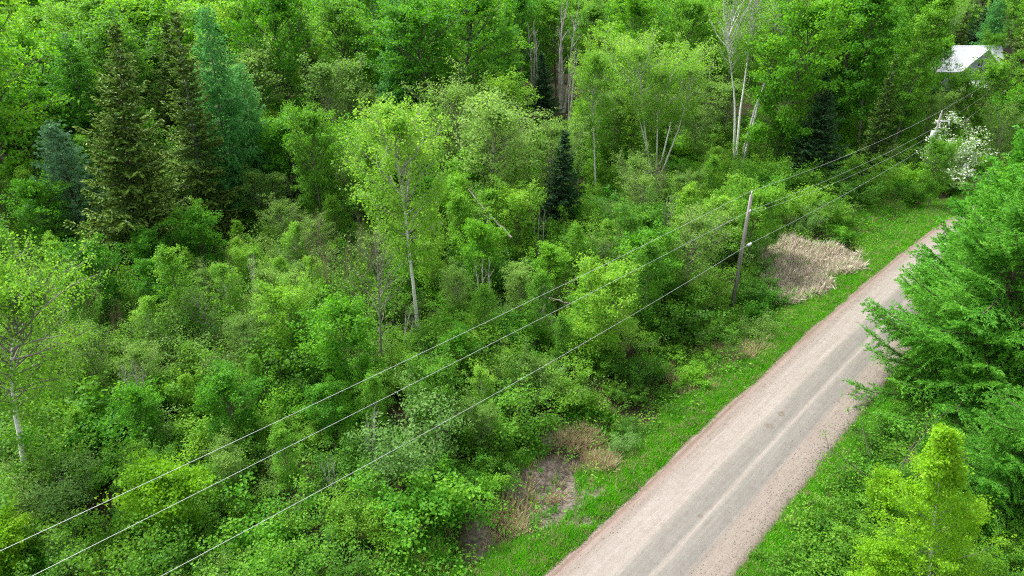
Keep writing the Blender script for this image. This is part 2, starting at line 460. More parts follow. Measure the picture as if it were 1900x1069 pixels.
# ------------------------------------------------------------------ prototypes: (trunk mesh, crown mesh, nominal height)
PROTO = {}
def proto(key, TC, bark, leaf, H, parts=('trunk', 'crown')):
    T, C = TC
    PROTO[key] = (T.mesh(parts[0], bark), C.mesh(parts[1], leaf) if C.n else None, H, parts)
for k in range(3):
    proto('maple%d' % k, broadleaf(100 + k, 17, .20, 5.6, 66, 6, (8, 62), .60, 19, .27, 'round', trunk_r=.22, flat=.36), 'barkgrey', 'maple', 17)
for k in range(3):
    proto('ash%d' % k, broadleaf(200 + k, 16, .26, 4.1, 56, 6, (20, 66), .50, 17, .24, 'round', trunk_r=.16), 'barkgrey', 'ash', 16)
proto('aspen0', broadleaf(230, 20, .18, 3.5, 72, 5, (22, 58), .52, 19, .24, 'col', trunk_r=.16), 'barkpale', 'ash', 20)
proto('aspen1', broadleaf(231, 20, .20, 3.9, 70, 5, (22, 58), .52, 19, .25, 'col', trunk_r=.16), 'barkpale', 'maple', 20)
proto('birch0', broadleaf(300, 17, .36, 3.3, 60, 6, (30, 68), .36, 20, .17, 'round', trunk_r=.13, droop=.30), 'birchbark', 'birch', 17)
proto('birch1', broadleaf(301, 17, .38, 4.2, 70, 6, (30, 68), .36, 19, .17, 'round', stems=2, spread=.14, trunk_r=.13, droop=.30), 'birchbark', 'birch', 17)
proto('birchclump', broadleaf(302, 16, .52, 5.8, 105, 5, (25, 68), .38, 12, .18, 'round', stems=5, spread=.27, trunk_r=.14, droop=.30, twigt=.5), 'birchbark', 'birch', 16)
proto('birchleft', broadleaf(309, 13, .44, 3.7, 62, 6, (22, 66), .34, 19, .14, 'round', trunk_r=.17, droop=.28, twigt=.15), 'birchbark', 'birch', 13)
proto('slim0', broadleaf(470, 9, .15, 1.7, 44, 5, (35, 66), .30, 13, .15, 'col', trunk_r=.06), 'barkgrey', 'ash', 9)
proto('slim1', broadleaf(471, 9, .22, 1.9, 40, 5, (35, 66), .30, 12, .15, 'round', trunk_r=.06), 'birchbark', 'birch', 9)
proto('birchtall', broadleaf(303, 20, .66, 5.2, 80, 5, (48, 78), .38, 7, .17, 'vase', stems=4, spread=.12, trunk_r=.22, droop=.30, twigt=.8), 'birchbark', 'birch', 20)
proto('birchfan', broadleaf(304, 12, .35, 4.6, 80, 4, (60, 80), .32, 11, .17, 'vase', stems=6, spread=.3, trunk_r=.12, droop=.1, twigt=.8), 'birchbark', 'birch', 12)
proto('birchyoung', broadleaf(305, 10, .10, 3.3, 90, 7, (20, 60), .22, 14, .125, 'spire', trunk_r=.075, twigt=.1), 'birchbark', 'yellow', 10)
for k in range(3):
    proto('alder%d' % k, broadleaf(400 + k, 11, .24, 3.6, 50, 6, (35, 70), .42, 11, .17, 'round', stems=2 if k else 1, spread=.16, trunk_r=.11, twigt=.6), 'barkpale', 'grey', 11)
proto('cherry0', broadleaf(450, 8, .22, 2.8, 48, 6, (28, 65), .36, 16, .17, 'round', trunk_r=.08), 'barkgrey', 'ash', 8)
proto('cherry1', broadleaf(451, 8, .18, 2.7, 46, 6, (25, 62), .38, 16, .19, 'round', trunk_r=.08), 'barkgrey', 'maple', 8)
proto('yellow0', broadleaf(460, 6, .12, 2.6, 50, 6, (25, 60), .32, 15, .15, 'round', stems=2, spread=.15, trunk_r=.06, twigt=.1), 'barkgrey', 'yellow', 6)
proto('dead0', broadleaf(500, 14, .25, 2.2, 26, 4, (35, 72), .2, 0, .1, 'col', stems=3, spread=.10, trunk_r=.30, fr=(), twigt=.95), 'snagwood', 'grey', 14)
proto('dead1', broadleaf(501, 9, .25, 2.4, 40, 6, (15, 60), .25, 3, .12, 'round', trunk_r=.10, fr=(1.0,), twigt=.7), 'barkpale', 'grey', 9)
proto('deadfan', broadleaf(502, 6, .10, 2.8, 60, 5, (55, 80), .2, 0, .1, 'vase', stems=6, spread=.38, trunk_r=.05, fr=(), twigt=.8), 'barktan', 'grey', 6)
proto('spruce0', spruce(600, 21, 5.4, .04, 46, 8, spray=.42, sw=.15, tipl=.75, gap=.10, powr=.8), 'barkbrown', 'spruce', 21)
proto('spruce1', spruce(601, 21, 4.0, .05, 42, 8, spray=.42, sw=.14, tipl=.65, gap=.18, dead_low=.12, powr=.75), 'barkpale', 'spruce', 21)
proto('fir0', spruce(610, 11, 3.0, .03, 32, 8, spray=.32, sw=.12, droop=.12, tipl=.3), 'barkbrown', 'fir', 11)
proto('fir1', spruce(611, 14, 4.6, .03, 38, 9, spray=.38, sw=.13, droop=.15, tipl=.7), 'barkbrown', 'fir', 14)
proto('larch0', larch(700, 20, 3.9, .10, 150, .30, .10, hang=.95, strands=.9, per=8), 'barkgrey', 'larchcool', 20)
proto('larch1', larch(701, 18, 3.9, .08, 140, .30, .10, hang=.6, strands=.9, per=8), 'barkgrey', 'larch', 18)
proto('larchnear', larch(702, 15, 6.0, .05, 230, .19, .05, hang=.30, strands=1.3, el0=(0, 50), powr=.8, per=11), 'barkbrown', 'larch', 15)
proto('larchbroad', larch(703, 16, 6.6, .10, 170, .26, .085, hang=.30, strands=1.0, el0=(5, 55), powr=.42, per=8), 'barkbrown', 'larchlight', 16)
proto('pine0', pine(800), 'barkbrown', 'pine', 13)
BP = ('stems', 'foliage')
proto('bushA', bush(900, 3.2, 1.9), 'barkgrey', 'bushleaf', 3.2, BP)
proto('bushB', bush(901, 3.6, 1.8, 12, 7, .3, 22, .12), 'barkgrey', 'bushleaf', 3.6, BP)
proto('bushC', bush(902, 2.4, 1.7, 15, 6, .25, 20, .105), 'barkbrown', 'bushleaf', 2.4, BP)
proto('bushD', bush(903, 2.8, 1.6, 13, 7, .29, 20, .135), 'barkbrown', 'maple', 2.8, BP)
proto('bushE', bush(904, 3.4, 1.8, 15, 7, .28, 19, .11, .5), 'barkpale', 'bushpale', 3.4, BP)
proto('bushF', bush(905, 3.0, 1.7, 12, 6, .29, 20, .115), 'barkgrey', 'ash', 3.0, BP)
proto('bushG', bush(906, 3.2, 1.8, 16, 7, .28, 11, .10), 'barkpale', 'grey', 3.2, BP)
proto('sapling0', bush(910, 4.2, 1.3, 5, 10, .34, 14, .17, tilt=(74, 88)), 'barkgrey', 'maple', 4.2, BP)
proto('twiggy', bush(912, 4.5, 3.2, 7, 10, .22, 2, .11, tilt=(25, 60), twig=.03), 'barkpale', 'ash', 4.5, BP)
proto('low0', bush(913, 1.1, 1.1, 12, 5, .2, 9, .09, tilt=(30, 75)), 'barkbrown', 'bushleaf', 1.1, BP)

PLACED = []                                                # (x, y, radius)
def put(key, name, x, y, h, label, cat, group=None, rot=None, wide=1.0, tilt=(0, 0)):
    tm, cm, H, parts = PROTO[key]
    s = h / H
    e = bpy.data.objects.new(name, None)
    e.empty_display_size = 0.5
    e.location = (x, y, tz(x, y)); e.scale = (s * wide, s * wide, s)
    e.rotation_mode = 'ZYX'
    e.rotation_euler = (tilt[0], tilt[1], random.uniform(0, 6.283) if rot is None else rot)
    e['label'] = label; e['category'] = cat
    if group: e['group'] = group
    col.objects.link(e)
    for me, pn in ((tm, parts[0]), (cm, parts[1])):
        if me is None: continue
        o = bpy.data.objects.new(pn, me); o.parent = e; col.objects.link(o)
    PLACED.append((x, y, h))
    return e
def plain(name, me, kind=None, label=None, cat=None, parent=None, group=None):
    o = bpy.data.objects.new(name, me); col.objects.link(o)
    if kind: o['kind'] = kind
    if label: o['label'] = label
    if cat: o['category'] = cat
    if group: o['group'] = group
    if parent: o.parent = parent
    return o
random.seed(7)
RNG = np.random.default_rng(77)

# ------------------------------------------------------------------ ground sheet
def ground_material():
    m, nt, out = new_mat('forest_floor')
    tc = nt.nodes.new('ShaderNodeTexCoord')
    n1 = noise(nt, 0.35, 6, .65, tc.outputs['Object']); n2 = noise(nt, 5.0, 5, .7, tc.outputs['Object'])
    r1 = ramp(nt, [(.3, (.014, .012, .007)), (.5, (.032, .026, .014)), (.62, (.022, .042, .012)), (.8, (.055, .045, .026))])
    a = math_node(nt, 'MULTIPLY', n1.outputs[0], .55); b = math_node(nt, 'MULTIPLY', n2.outputs[0], .45)
    lk(nt, math_node(nt, 'ADD', a, b), r1.inputs[0])
    # mown strip beside the gravel is green underneath the blades
    at = nt.nodes.new('ShaderNodeAttribute'); at.attribute_name = 'verge'
    mx = nt.nodes.new('ShaderNodeMixRGB'); lk(nt, at.outputs['Fac'], mx.inputs[0]); lk(nt, r1.outputs[0], mx.inputs[1])
    r2 = ramp(nt, [(.3, (.040, .080, .015)), (.7, (.075, .150, .025))]); lk(nt, n2.outputs[0], r2.inputs[0]); lk(nt, r2.outputs[0], mx.inputs[2])
    at2 = nt.nodes.new('ShaderNodeAttribute'); at2.attribute_name = 'soil'
    mx2 = nt.nodes.new('ShaderNodeMixRGB'); lk(nt, at2.outputs['Fac'], mx2.inputs[0]); lk(nt, mx.outputs[0], mx2.inputs[1])
    r3 = ramp(nt, [(.3, (.050, .040, .030)), (.5, (.125, .105, .085)), (.75, (.23, .20, .175))]); lk(nt, n2.outputs[0], r3.inputs[0]); lk(nt, r3.outputs[0], mx2.inputs[2])
    pb = nt.nodes.new('ShaderNodeBsdfPrincipled'); pb.inputs['Roughness'].default_value = .95; pb.inputs['Specular IOR Level'].default_value = .1
    lk(nt, mx2.outputs[0], pb.inputs['Base Color'])
    bp = nt.nodes.new('ShaderNodeBump'); bp.inputs['Strength'].default_value = .7; bp.inputs['Distance'].default_value = .08
    lk(nt, n2.outputs[0], bp.inputs['Height']); lk(nt, bp.outputs[0], pb.inputs['Normal']); lk(nt, pb.outputs[0], out.inputs[0])
    return m
CLEAR_C = ground(1040, 890)                                # bare patch by the verge
def soil_mask(x, y):
    s, o = road_so(x, y)
    cs, co = (float(v) for v in road_so(*CLEAR_C))
    dd = np.hypot((s - cs) / 3.3, (o - co) / 3.1) + (vnoise(x, y, 31, .9) - .5) * .9
    m1 = np.clip((1.15 - dd) * 2.5, 0, 1)
    lx, ly = ground(1655, 408)
    d2 = np.hypot((x - lx) / 2.8, (y - ly) / 2.0) + (vnoise(x, y, 33, .9) - .5) * .9
    d3 = np.hypot(x - ground(900, 985)[0], y - ground(900, 985)[1]) / 1.2 + (vnoise(x, y, 37, 1.4) - .5) * .9
    return np.maximum(m1, np.maximum(np.clip((1. - d2) * 2, 0, .8), np.clip((1. - d3) * 2, 0, .8)))
def axis(lo, hi, fine_lo, fine_hi, step):
    a = [fine_lo]
    st = step
    while a[-1] < fine_hi: a.append(a[-1] + step)
    x = a[-1]; st = step
    while x < hi: st *= 1.18; x += st; a.append(x)
    x = fine_lo; st = step; b = []
    while x > lo: st *= 1.18; x -= st; b.append(x)
    return np.array(b[::-1] + a)
gx = axis(-2600, 2600, -50, 75, .55); gy = axis(-1500, 3800, 8, 100, .55)
X, Y = np.meshgrid(gx, gy)
Z = terrain(X, Y)
me = bpy.data.meshes.new('ground')
nx, ny = len(gx), len(gy)
i = np.arange(ny - 1)[:, None] * nx + np.arange(nx - 1)[None, :]
q = np.stack([i, i + 1, i + nx + 1, i + nx], -1).reshape(-1, 4).astype(np.int32)
me.vertices.add(nx * ny); me.vertices.foreach_set('co', np.stack([X, Y, Z], -1).astype(np.float32).ravel())
me.loops.add(q.size); me.loops.foreach_set('vertex_index', q.ravel())
me.polygons.add(len(q)); me.polygons.foreach_set('loop_start', np.arange(0, q.size, 4, dtype=np.int32)); me.polygons.foreach_set('use_smooth', np.ones(len(q), bool))
S_, O_ = road_so(X, Y)
dist = np.maximum(-O_, O_ - RW)
vg = np.clip((2.6 - dist + (vnoise(X, Y, 21, .4) - .5) * 2) / 1.2, 0, 1)
a = me.attributes.new('verge', 'FLOAT', 'POINT'); a.data.foreach_set('value', vg.astype(np.float32).ravel())
a = me.attributes.new('soil', 'FLOAT', 'POINT'); a.data.foreach_set('value', soil_mask(X, Y).astype(np.float32).ravel())
me.update(calc_edges=True); me.materials.append(ground_material())
plain('ground', me, 'structure')

# ------------------------------------------------------------------ gravel road
def road_material():
    m, nt, out = new_mat('gravel_road')
    uv = nt.nodes.new('ShaderNodeUVMap'); uv.uv_map = 'metres'
    sp = nt.nodes.new('ShaderNodeSeparateXYZ'); lk(nt, uv.outputs[0], sp.inputs[0])
    st = nt.nodes.new('ShaderNodeMapping'); st.inputs['Scale'].default_value = (1, .035, 1); lk(nt, uv.outputs[0], st.inputs[0])
    wob = noise(nt, 1.2, 3, .5, st.outputs[0])
    u = math_node(nt, 'ADD', math_node(nt, 'DIVIDE', sp.outputs[0], RW), math_node(nt, 'MULTIPLY', math_node(nt, 'SUBTRACT', wob.outputs[0], .5), .07))
    P = (.202, .176, .154); P2 = (.238, .215, .194); G = (.176, .166, .150); G2 = (.152, .144, .131)
    base = ramp(nt, [(.0, (.11, .086, .07)), (.03, (.20, .16, .14)), (.06, (.15, .11, .09)), (.085, (.22, .175, .155)), (.12, P), (.20, P2), (.36, P2), (.41, G), (.53, G2), (.57, P2), (.60, G), (.72, G2), (.77, P), (.93, P), (.97, (.19, .15, .13)), (1.0, (.12, .095, .075))])
    lk(nt, u, base.inputs[0])
    fine = noise(nt, 26, 5, .75, uv.outputs[0])            # stones
    mid = noise(nt, 2.0, 6, .7, uv.outputs[0])
    st2 = nt.nodes.new('ShaderNodeMapping'); st2.inputs['Scale'].default_value = (7, .22, 1); lk(nt, uv.outputs[0], st2.inputs[0])
    streak = noise(nt, 1.0, 6, .65, st2.outputs[0])
    # loose gravel windrows: more contrast outside the wheel tracks
    rough_u = ramp(nt, [(.0, (1, 1, 1)), (.14, (.8, .8, .8)), (.22, (.35, .35, .35)), (.40, (.12, .12, .12)), (.70, (.15, .15, .15)), (.78, (.8, .8, .8)), (1.0, (1, 1, 1))])
    lk(nt, u, rough_u.inputs[0])
    fr = ramp(nt, [(.32, (.62, .56, .52)), (.5, (1, 1, 1)), (.72, (1.25, 1.22, 1.2))]); lk(nt, fine.outputs[0], fr.inputs[0])
    mul = nt.nodes.new('ShaderNodeMixRGB'); mul.blend_type = 'MULTIPLY'; lk(nt, base.outputs[0], mul.inputs[1]); lk(nt, fr.outputs[0], mul.inputs[2]); lk(nt, rough_u.outputs[0], mul.inputs[0])
    sr = ramp(nt, [(.35, (.86, .84, .82)), (.55, (1, 1, 1)), (.70, (1.16, 1.16, 1.16))]); lk(nt, streak.outputs[0], sr.inputs[0])
    mul2 = nt.nodes.new('ShaderNodeMixRGB'); mul2.blend_type = 'MULTIPLY'; mul2.inputs[0].default_value = .8; lk(nt, mul.outputs[0], mul2.inputs[1]); lk(nt, sr.outputs[0], mul2.inputs[2])
    mr = ramp(nt, [(.3, (.88, .85, .83)), (.6, (1.04, 1.04, 1.04))]); lk(nt, mid.outputs[0], mr.inputs[0])
    mul3 = nt.nodes.new('ShaderNodeMixRGB'); mul3.blend_type = 'MULTIPLY'; mul3.inputs[0].default_value = .8; lk(nt, mul2.outputs[0], mul3.inputs[1]); lk(nt, mr.outputs[0], mul3.inputs[2])
    last = mul3.outputs[0]
    for (px_, py_, rr_) in ((1428, 792, .34), (1449, 770, .30), (1345, 788, .12), (1180, 905, .16), (1300, 960, .22), (1590, 600, .25)):
        s_, o_ = (float(v) for v in road_so(*ground(px_, py_)))
        vd = nt.nodes.new('ShaderNodeVectorMath'); vd.operation = 'DISTANCE'; lk(nt, uv.outputs[0], vd.inputs[0]); vd.inputs[1].default_value = (o_, s_, 0)
        dn = math_node(nt, 'ADD', math_node(nt, 'DIVIDE', vd.outputs['Value'], rr_), math_node(nt, 'MULTIPLY', math_node(nt, 'SUBTRACT', mid.outputs[0], .5), 1.2))
        pr = ramp(nt, [(.0, (1.15, 1.1, 1.05)), (.35, (.78, .70, .62)), (1.0, (1, 1, 1))]); lk(nt, dn, pr.inputs[0])
        mp_ = nt.nodes.new('ShaderNodeMixRGB'); mp_.blend_type = 'MULTIPLY'; mp_.inputs[0].default_value = 1; lk(nt, last, mp_.inputs[1]); lk(nt, pr.outputs[0], mp_.inputs[2]); last = mp_.outputs[0]
    pb = nt.nodes.new('ShaderNodeBsdfPrincipled'); pb.inputs['Roughness'].default_value = .9; pb.inputs['Specular IOR Level'].default_value = .2
    lk(nt, last, pb.inputs['Base Color'])
    bp = nt.nodes.new('ShaderNodeBump'); bp.inputs['Distance'].default_value = .04; bp.inputs['Strength'].default_value = .6
    lk(nt, fine.outputs[0], bp.inputs['Height']); lk(nt, bp.outputs[0], pb.inputs['Normal'])
    lk(nt, pb.outputs[0], out.inputs[0])
    return m
ss = np.arange(-120, 900, .6)
uu = np.linspace(0, 1, 19)
Sg, Ug = np.meshgrid(ss, uu, indexing='ij')
lo = (vnoise(ss, ss * 0, 51, .22) - .5) * .35 + (vnoise(ss, ss * 0, 52, 1.1) - .5) * .22 - .05
hi = RW + (vnoise(ss, ss * 0, 53, .20) - .5) * .5 + (vnoise(ss, ss * 0, 54, 1.0) - .5) * .3 + .05
Og = lo[:, None] + (hi - lo)[:, None] * Ug
Xr, Yr = road_xy(Sg, Og)
crown_ = .02 + .07 * (1 - (2 * Ug - 1) ** 2)
ruts = -.025 * (np.exp(-((Og - 2.0) / .3) ** 2) + np.exp(-((Og - 3.5) / .35) ** 2) + np.exp(-((Og - 4.9) / .3) ** 2))
edge = np.where((Ug == 0) | (Ug == 1), -.16, 0) + .05 * np.exp(-((Og - .45) / .22) ** 2)
Zr = crown_ + ruts + edge + (vnoise(Xr, Yr, 55, 1.7) - .5) * .03
me = bpy.data.meshes.new('road')
a_, b_ = Sg.shape
i = np.arange(a_ - 1)[:, None] * b_ + np.arange(b_ - 1)[None, :]
q = np.stack([i, i + 1, i + b_ + 1, i + b_], -1).reshape(-1, 4).astype(np.int32)
me.vertices.add(a_ * b_); me.vertices.foreach_set('co', np.stack([Xr, Yr, Zr], -1).astype(np.float32).ravel())
me.loops.add(q.size); me.loops.foreach_set('vertex_index', q.ravel())
me.polygons.add(len(q)); me.polygons.foreach_set('loop_start', np.arange(0, q.size, 4, dtype=np.int32)); me.polygons.foreach_set('use_smooth', np.ones(len(q), bool))
uvl = me.uv_layers.new(name='metres')
uvl.data.foreach_set('uv', np.stack([Og, Sg], -1).reshape(-1, 2)[q.ravel()].astype(np.float32).ravel())
me.update(calc_edges=True); me.flip_normals(); me.materials.append(road_material())
plain('road', me, 'structure')

# ------------------------------------------------------------------ scattering of what nobody could count
def scatter(name, pts, sources, smin, smax, label=None, tilt=0.0):
    """one object: a cloud of points, each carrying a small plant or stone"""
    me = bpy.data.meshes.new(name)
    pts = np.asarray(pts, np.float32)
    me.vertices.add(len(pts)); me.vertices.foreach_set('co', pts.ravel()); me.update()
    c = bpy.data.collections.new(name + '_pieces')
    for s in sources:
        o = bpy.data.objects.new(name + '_piece', s); c.objects.link(o)
    ng = bpy.data.node_groups.new(name, 'GeometryNodeTree')
    ng.interface.new_socket('Geometry', in_out='INPUT', socket_type='NodeSocketGeometry')
    ng.interface.new_socket('Geometry', in_out='OUTPUT', socket_type='NodeSocketGeometry')
    gi = ng.nodes.new('NodeGroupInput'); go = ng.nodes.new('NodeGroupOutput')
    ip = ng.nodes.new('GeometryNodeInstanceOnPoints'); ci = ng.nodes.new('GeometryNodeCollectionInfo')
    ci.inputs['Collection'].default_value = c; ci.inputs['Separate Children'].default_value = True; ci.inputs['Reset Children'].default_value = True
    rv = ng.nodes.new('FunctionNodeRandomValue'); rv.data_type = 'FLOAT_VECTOR'
    rv.inputs['Min'].default_value = (-tilt, -tilt, 0); rv.inputs['Max'].default_value = (tilt, tilt, 6.283)
    rs = ng.nodes.new('FunctionNodeRandomValue'); rs.data_type = 'FLOAT'
    rs.inputs[2].default_value = smin; rs.inputs[3].default_value = smax; rs.inputs['Seed'].default_value = 5
    ip.inputs['Pick Instance'].default_value = True
    ng.links.new(gi.outputs[0], ip.inputs['Points']); ng.links.new(ci.outputs[0], ip.inputs['Instance'])
    ng.links.new(rv.outputs['Value'], ip.inputs['Rotation']); ng.links.new(rs.outputs[1], ip.inputs['Scale'])
    ng.links.new(ip.outputs[0], go.inputs[0])
    o = plain(name, me, 'stuff', label)
    md = o.modifiers.new('scatter', 'NODES'); md.node_group = ng
    return o
def tuft(seed, n, h, w, lean, mat, r=.10, tm=.5):
    rng = np.random.default_rng(seed); A = Acc()
    az = rng.uniform(0, 6.283, n); l = h * rng.uniform(.55, 1.1, n); ln = rng.uniform(.1, lean, n)
    D = np.stack([np.cos(az) * ln, np.sin(az) * ln, np.ones(n)], -1); D = nrm(D)
    b = np.stack([rng.normal(size=n) * r, rng.normal(size=n) * r, np.zeros(n)], -1)
    N = np.stack([np.cos(az), np.sin(az), np.zeros(n)], -1)
    A.leaves(b + D * l[:, None] * .45, D, N + rnd_dirs(rng, n) * .3, l, w, np.clip(tm + rng.normal(size=n) * .18, 0, 1), .1)
    return A.mesh('tuft', mat)
def herb(seed, n, r, ls, mat, hh=.3):
    rng = np.random.default_rng(seed); A = Acc()
    o = rng.normal(size=(n, 3)) * np.array([r, r, 0]); o[:, 2] = rng.uniform(.05, hh, n)
    s = ls * rng.uniform(.6, 1.3, n)
    A.leaves(o, rnd_dirs(rng, n) * np.array([1, 1, .4]), rnd_dirs(rng, n) * .6 + np.array([0, 0, 1.]), s, s * .65, np.clip(rng.normal(size=n) * .15 + .5, 0, 1))
    return A.mesh('herb', mat)
def pts_on(x, y, dz=0.0):
    return np.stack([x, y, terrain(x, y) + dz], -1)

# verge grass: bright strip both sides of the gravel
n = 52000
s = RNG.uniform(-14, 100, n); side = RNG.uniform(0, 1, n) < .62
vw = np.where(side, 2.5 + 1.3 * np.clip((s - 25) / 15, 0, 1), 1.5) * (.65 + .7 * vnoise(s, s * 0, 66, .45))
dd = np.maximum(RNG.uniform(-.08, 1, n), -.1) * vw
o = np.where(side, -dd, RW + dd)
x, y = road_xy(s, o)
keep = (RNG.uniform(0, 1, n) < np.clip(1.15 - soil_mask(x, y), 0, 1))
scatter('verge_grass', pts_on(x[keep], y[keep], .02), [tuft(1, 26, .30, .028, .9, 'grass', .13), tuft(2, 26, .24, .03, 1.1, 'grass', .13, .65), tuft(3, 22, .38, .028, .7, 'grass', .12, .35), tuft(4, 20, .2, .03, 1.2, 'grass', .14, .8), tuft(8, 26, .3, .026, 1.0, 'grass', .14, .6), tuft(9, 16, .34, .022, .8, 'drygrass', .14, .5)], .7, 1.3)
# open grassy patch at the near end of the verge and ragged grass in the thicket's edge
n = 9000
x0, y0 = ground(760, 1040)
x = RNG.uniform(-13, 5, n); y = RNG.uniform(18, 32, n)
s, o = road_so(x, y)
keep = (o < -2.2) & (o > -8.5) & (s < 6) & (vnoise(x, y, 63, .5) > .35) & (RNG.uniform(0, 1, n) < 1.1 - soil_mask(x, y))
x2, y2 = road_xy(RNG.uniform(5, 90, 9000), -RNG.uniform(2.5, 7.5, 9000))
k2 = vnoise(x2, y2, 64, .4) > .45
scatter('tall_grass', pts_on(np.r_[x[keep], x2[k2]], np.r_[y[keep], y2[k2]]), [tuft(5, 26, .5, .03, .7, 'grass', .15, .3), tuft(6, 24, .42, .03, .9, 'grass', .15, .45), tuft(7, 18, .45, .03, .9, 'drygrass', .15, .4)], .7, 1.3)

# undergrowth on the forest floor
n = 17000
r_ = np.sqrt(RNG.uniform(16 ** 2, 105 ** 2, n)); th = RNG.uniform(-.80, .80, n)
x = r_ * np.sin(th); y = r_ * np.cos(th)
s, o = road_so(x, y); dist = np.maximum(-o, o - RW)
keep = (dist > 1.6) & (vnoise(x, y, 71, .25) > .22) & (RNG.uniform(0, 1, n) < 1.0 - soil_mask(x, y))
scatter('undergrowth', pts_on(x[keep], y[keep]), [herb(11, 60, .45, .13, 'bushleaf', .6), herb(12, 60, .5, .11, 'bushleaf', .45), herb(13, 50, .45, .15, 'maple', .7), herb(14, 40, .4, .12, 'ash', .5), tuft(15, 24, .5, .035, 1.0, 'drygrass', .3, .2)], .8, 1.5)
# low leafy ground cover on the right-hand bank
n = 5000
s = RNG.uniform(-12, 45, n); o = RW + RNG.uniform(1.6, 9, n)
x, y = road_xy(s, o)
scatter('ground_cover', pts_on(x, y), [herb(16, 60, .35, .09, 'bushleaf', .4), herb(17, 50, .35, .10, 'ash', .35), herb(18, 60, .35, .08, 'maple', .45)], .8, 1.4)

# dead reed bed in the wet hollow beside the verge
POLY = [(1405, 452), (1450, 440), (1530, 455), (1590, 462), (1575, 500), (1530, 540), (1490, 556), (1425, 548), (1440, 520), (1400, 490)]
def inside(px, py, poly):
    r = False; j = len(poly) - 1
    for i_ in range(len(poly)):
        xi, yi = poly[i_]; xj, yj = poly[j]
        if (yi > py) != (yj > py) and px < (xj - xi) * (py - yi) / (yj - yi) + xi: r = not r
        j = i_
    return r
RP = [ground(*p) for p in POLY]
xs_ = [p[0] for p in RP]; ys_ = [p[1] for p in RP]
x = RNG.uniform(min(xs_), max(xs_), 9000); y = RNG.uniform(min(ys_), max(ys_), 9000)
keep = np.array([inside(a + (vnoise(a, b, 81, .9) - .5) * 2.2, b + (vnoise(a, b, 82, .9) - .5) * 2.2, RP) for a, b in zip(x, y)])
x = x[keep]; y = y[keep]
def reedtuft(seed, n, L, flatness, mat='reed'):
    rng = np.random.default_rng(seed); A = Acc()
    az = rng.normal() * .6 + rng.normal(size=n) * .5
    D = nrm(np.stack([np.cos(az), np.sin(az), rng.uniform(-.05, flatness, n)], -1))
    b = rng.normal(size=(n, 3)) * np.array([.2, .2, .08]) + np.array([0, 0, .22])
    A.leaves(b, D, rnd_dirs(rng, n) + np.array([0, 0, 1.]), L * rng.uniform(.5, 1.2, n), .07, np.clip(.55 + rng.normal(size=n) * .22, 0, 1), .2)
    return A.mesh('reeds', mat)
scatter('dead_reeds', pts_on(x, y, .05), [reedtuft(20, 16, 1.2, .3), reedtuft(21, 16, 1.0, .6), reedtuft(22, 14, .9, 1.4), tuft(23, 12, 1.2, .05, .5, 'reed', .15, .6), tuft(27, 12, 1.0, .05, .9, 'reed', .15, .8), tuft(24, 8, .5, .035, .6, 'grass', .15, .3)], .6, 1.35, tilt=.35)

# dry bunch grass and litter on the bare patch
cx_, cy_ = CLEAR_C
def blob(n, px, py, r):
    gx_, gy_ = ground(px, py)
    return gx_ + RNG.normal(size=n) * r, gy_ + RNG.normal(size=n) * r
parts_ = [blob(110, 1085, 812, .6), blob(70, 1118, 852, .4), blob(50, 940, 950, .7), blob(40, 1270, 880 - 180, .8), blob(40, 1390, 640, .8), blob(14, 1010, 900, .9), blob(40, 1300, 690, .9), blob(60, 1340, 650, 1.0)]
x = np.concatenate([p[0] for p in parts_]); y = np.concatenate([p[1] for p in parts_])
scatter('dry_grass', pts_on(x, y), [tuft(25, 40, .8, .03, 1.3, 'drygrass', .12, .6), tuft(26, 34, .6, .03, 1.6, 'drygrass', .15, .5)], .7, 1.4)
A = Acc(); rng = np.random.default_rng(5)
for k in range(160):
    ax_, ay_ = blob(1, 1035 + rng.normal() * 25, 860 + rng.normal() * 45, .5); ax_ = ax_[0]; ay_ = ay_[0]
    az = rng.uniform(0, 6.28); L_ = rng.uniform(.4, 2.0)
    P = np.array([[ax_ + math.cos(az) * L_ * t, ay_ + math.sin(az) * L_ * t, 0] for t in (0, .33, .66, 1)]) + rng.normal(size=(4, 3)) * .04
    P[:, 2] = terrain(P[:, 0], P[:, 1]) + .03 + rng.uniform(0, .25, 4)
    A.tube(P, np.linspace(.02, .008, 4), 4, 0)
plain('twig_litter', A.mesh('twig_litter', 'deadwood'), 'stuff')

# gravel stones thrown to the road's edges
def stone(seed):
    rng = np.random.default_rng(seed); A = Acc()
    c = np.array([[0, 0, 0.]])
    v = np.array([[-1, -1, 0], [1, -1, 0], [1, 1, 0], [-1, 1, 0], [-.7, -.6, 1], [.6, -.7, .9], [.7, .6, 1.1], [-.6, .7, .8]]) * rng.uniform(.8, 1.2, (8, 3)) * .03
    A.v.append(v); A.n = 8
    A.q.append(np.array([[0, 1, 5, 4], [1, 2, 6, 5], [2, 3, 7, 6], [3, 0, 4, 7], [4, 5, 6, 7]])); A.t.append(np.full(5, .5)); A.smooth.append(np.zeros(5, bool))
    return A
M['stone1'] = bark_mat('grey_stone', (.20, .17, .15), (.34, .30, .27), 9, (1, 1, 1), .2)
n = 8000
s = RNG.uniform(-12, 55, n); e1 = RNG.uniform(0, 1, n)
o = np.where(e1 < .35, np.abs(RNG.normal(size=n)) * .5 + .05, RW - .05 - np.abs(RNG.normal(size=n)) * .8)
x, y = road_xy(s, o)
scatter('gravel', np.stack([x, y, .03 + .07 * (1 - (2 * np.clip(o / RW, 0, 1) - 1) ** 2)], -1), [stone(1).mesh('stone', 'stone1'), stone(2).mesh('stone', 'stone1')], .25, .75)

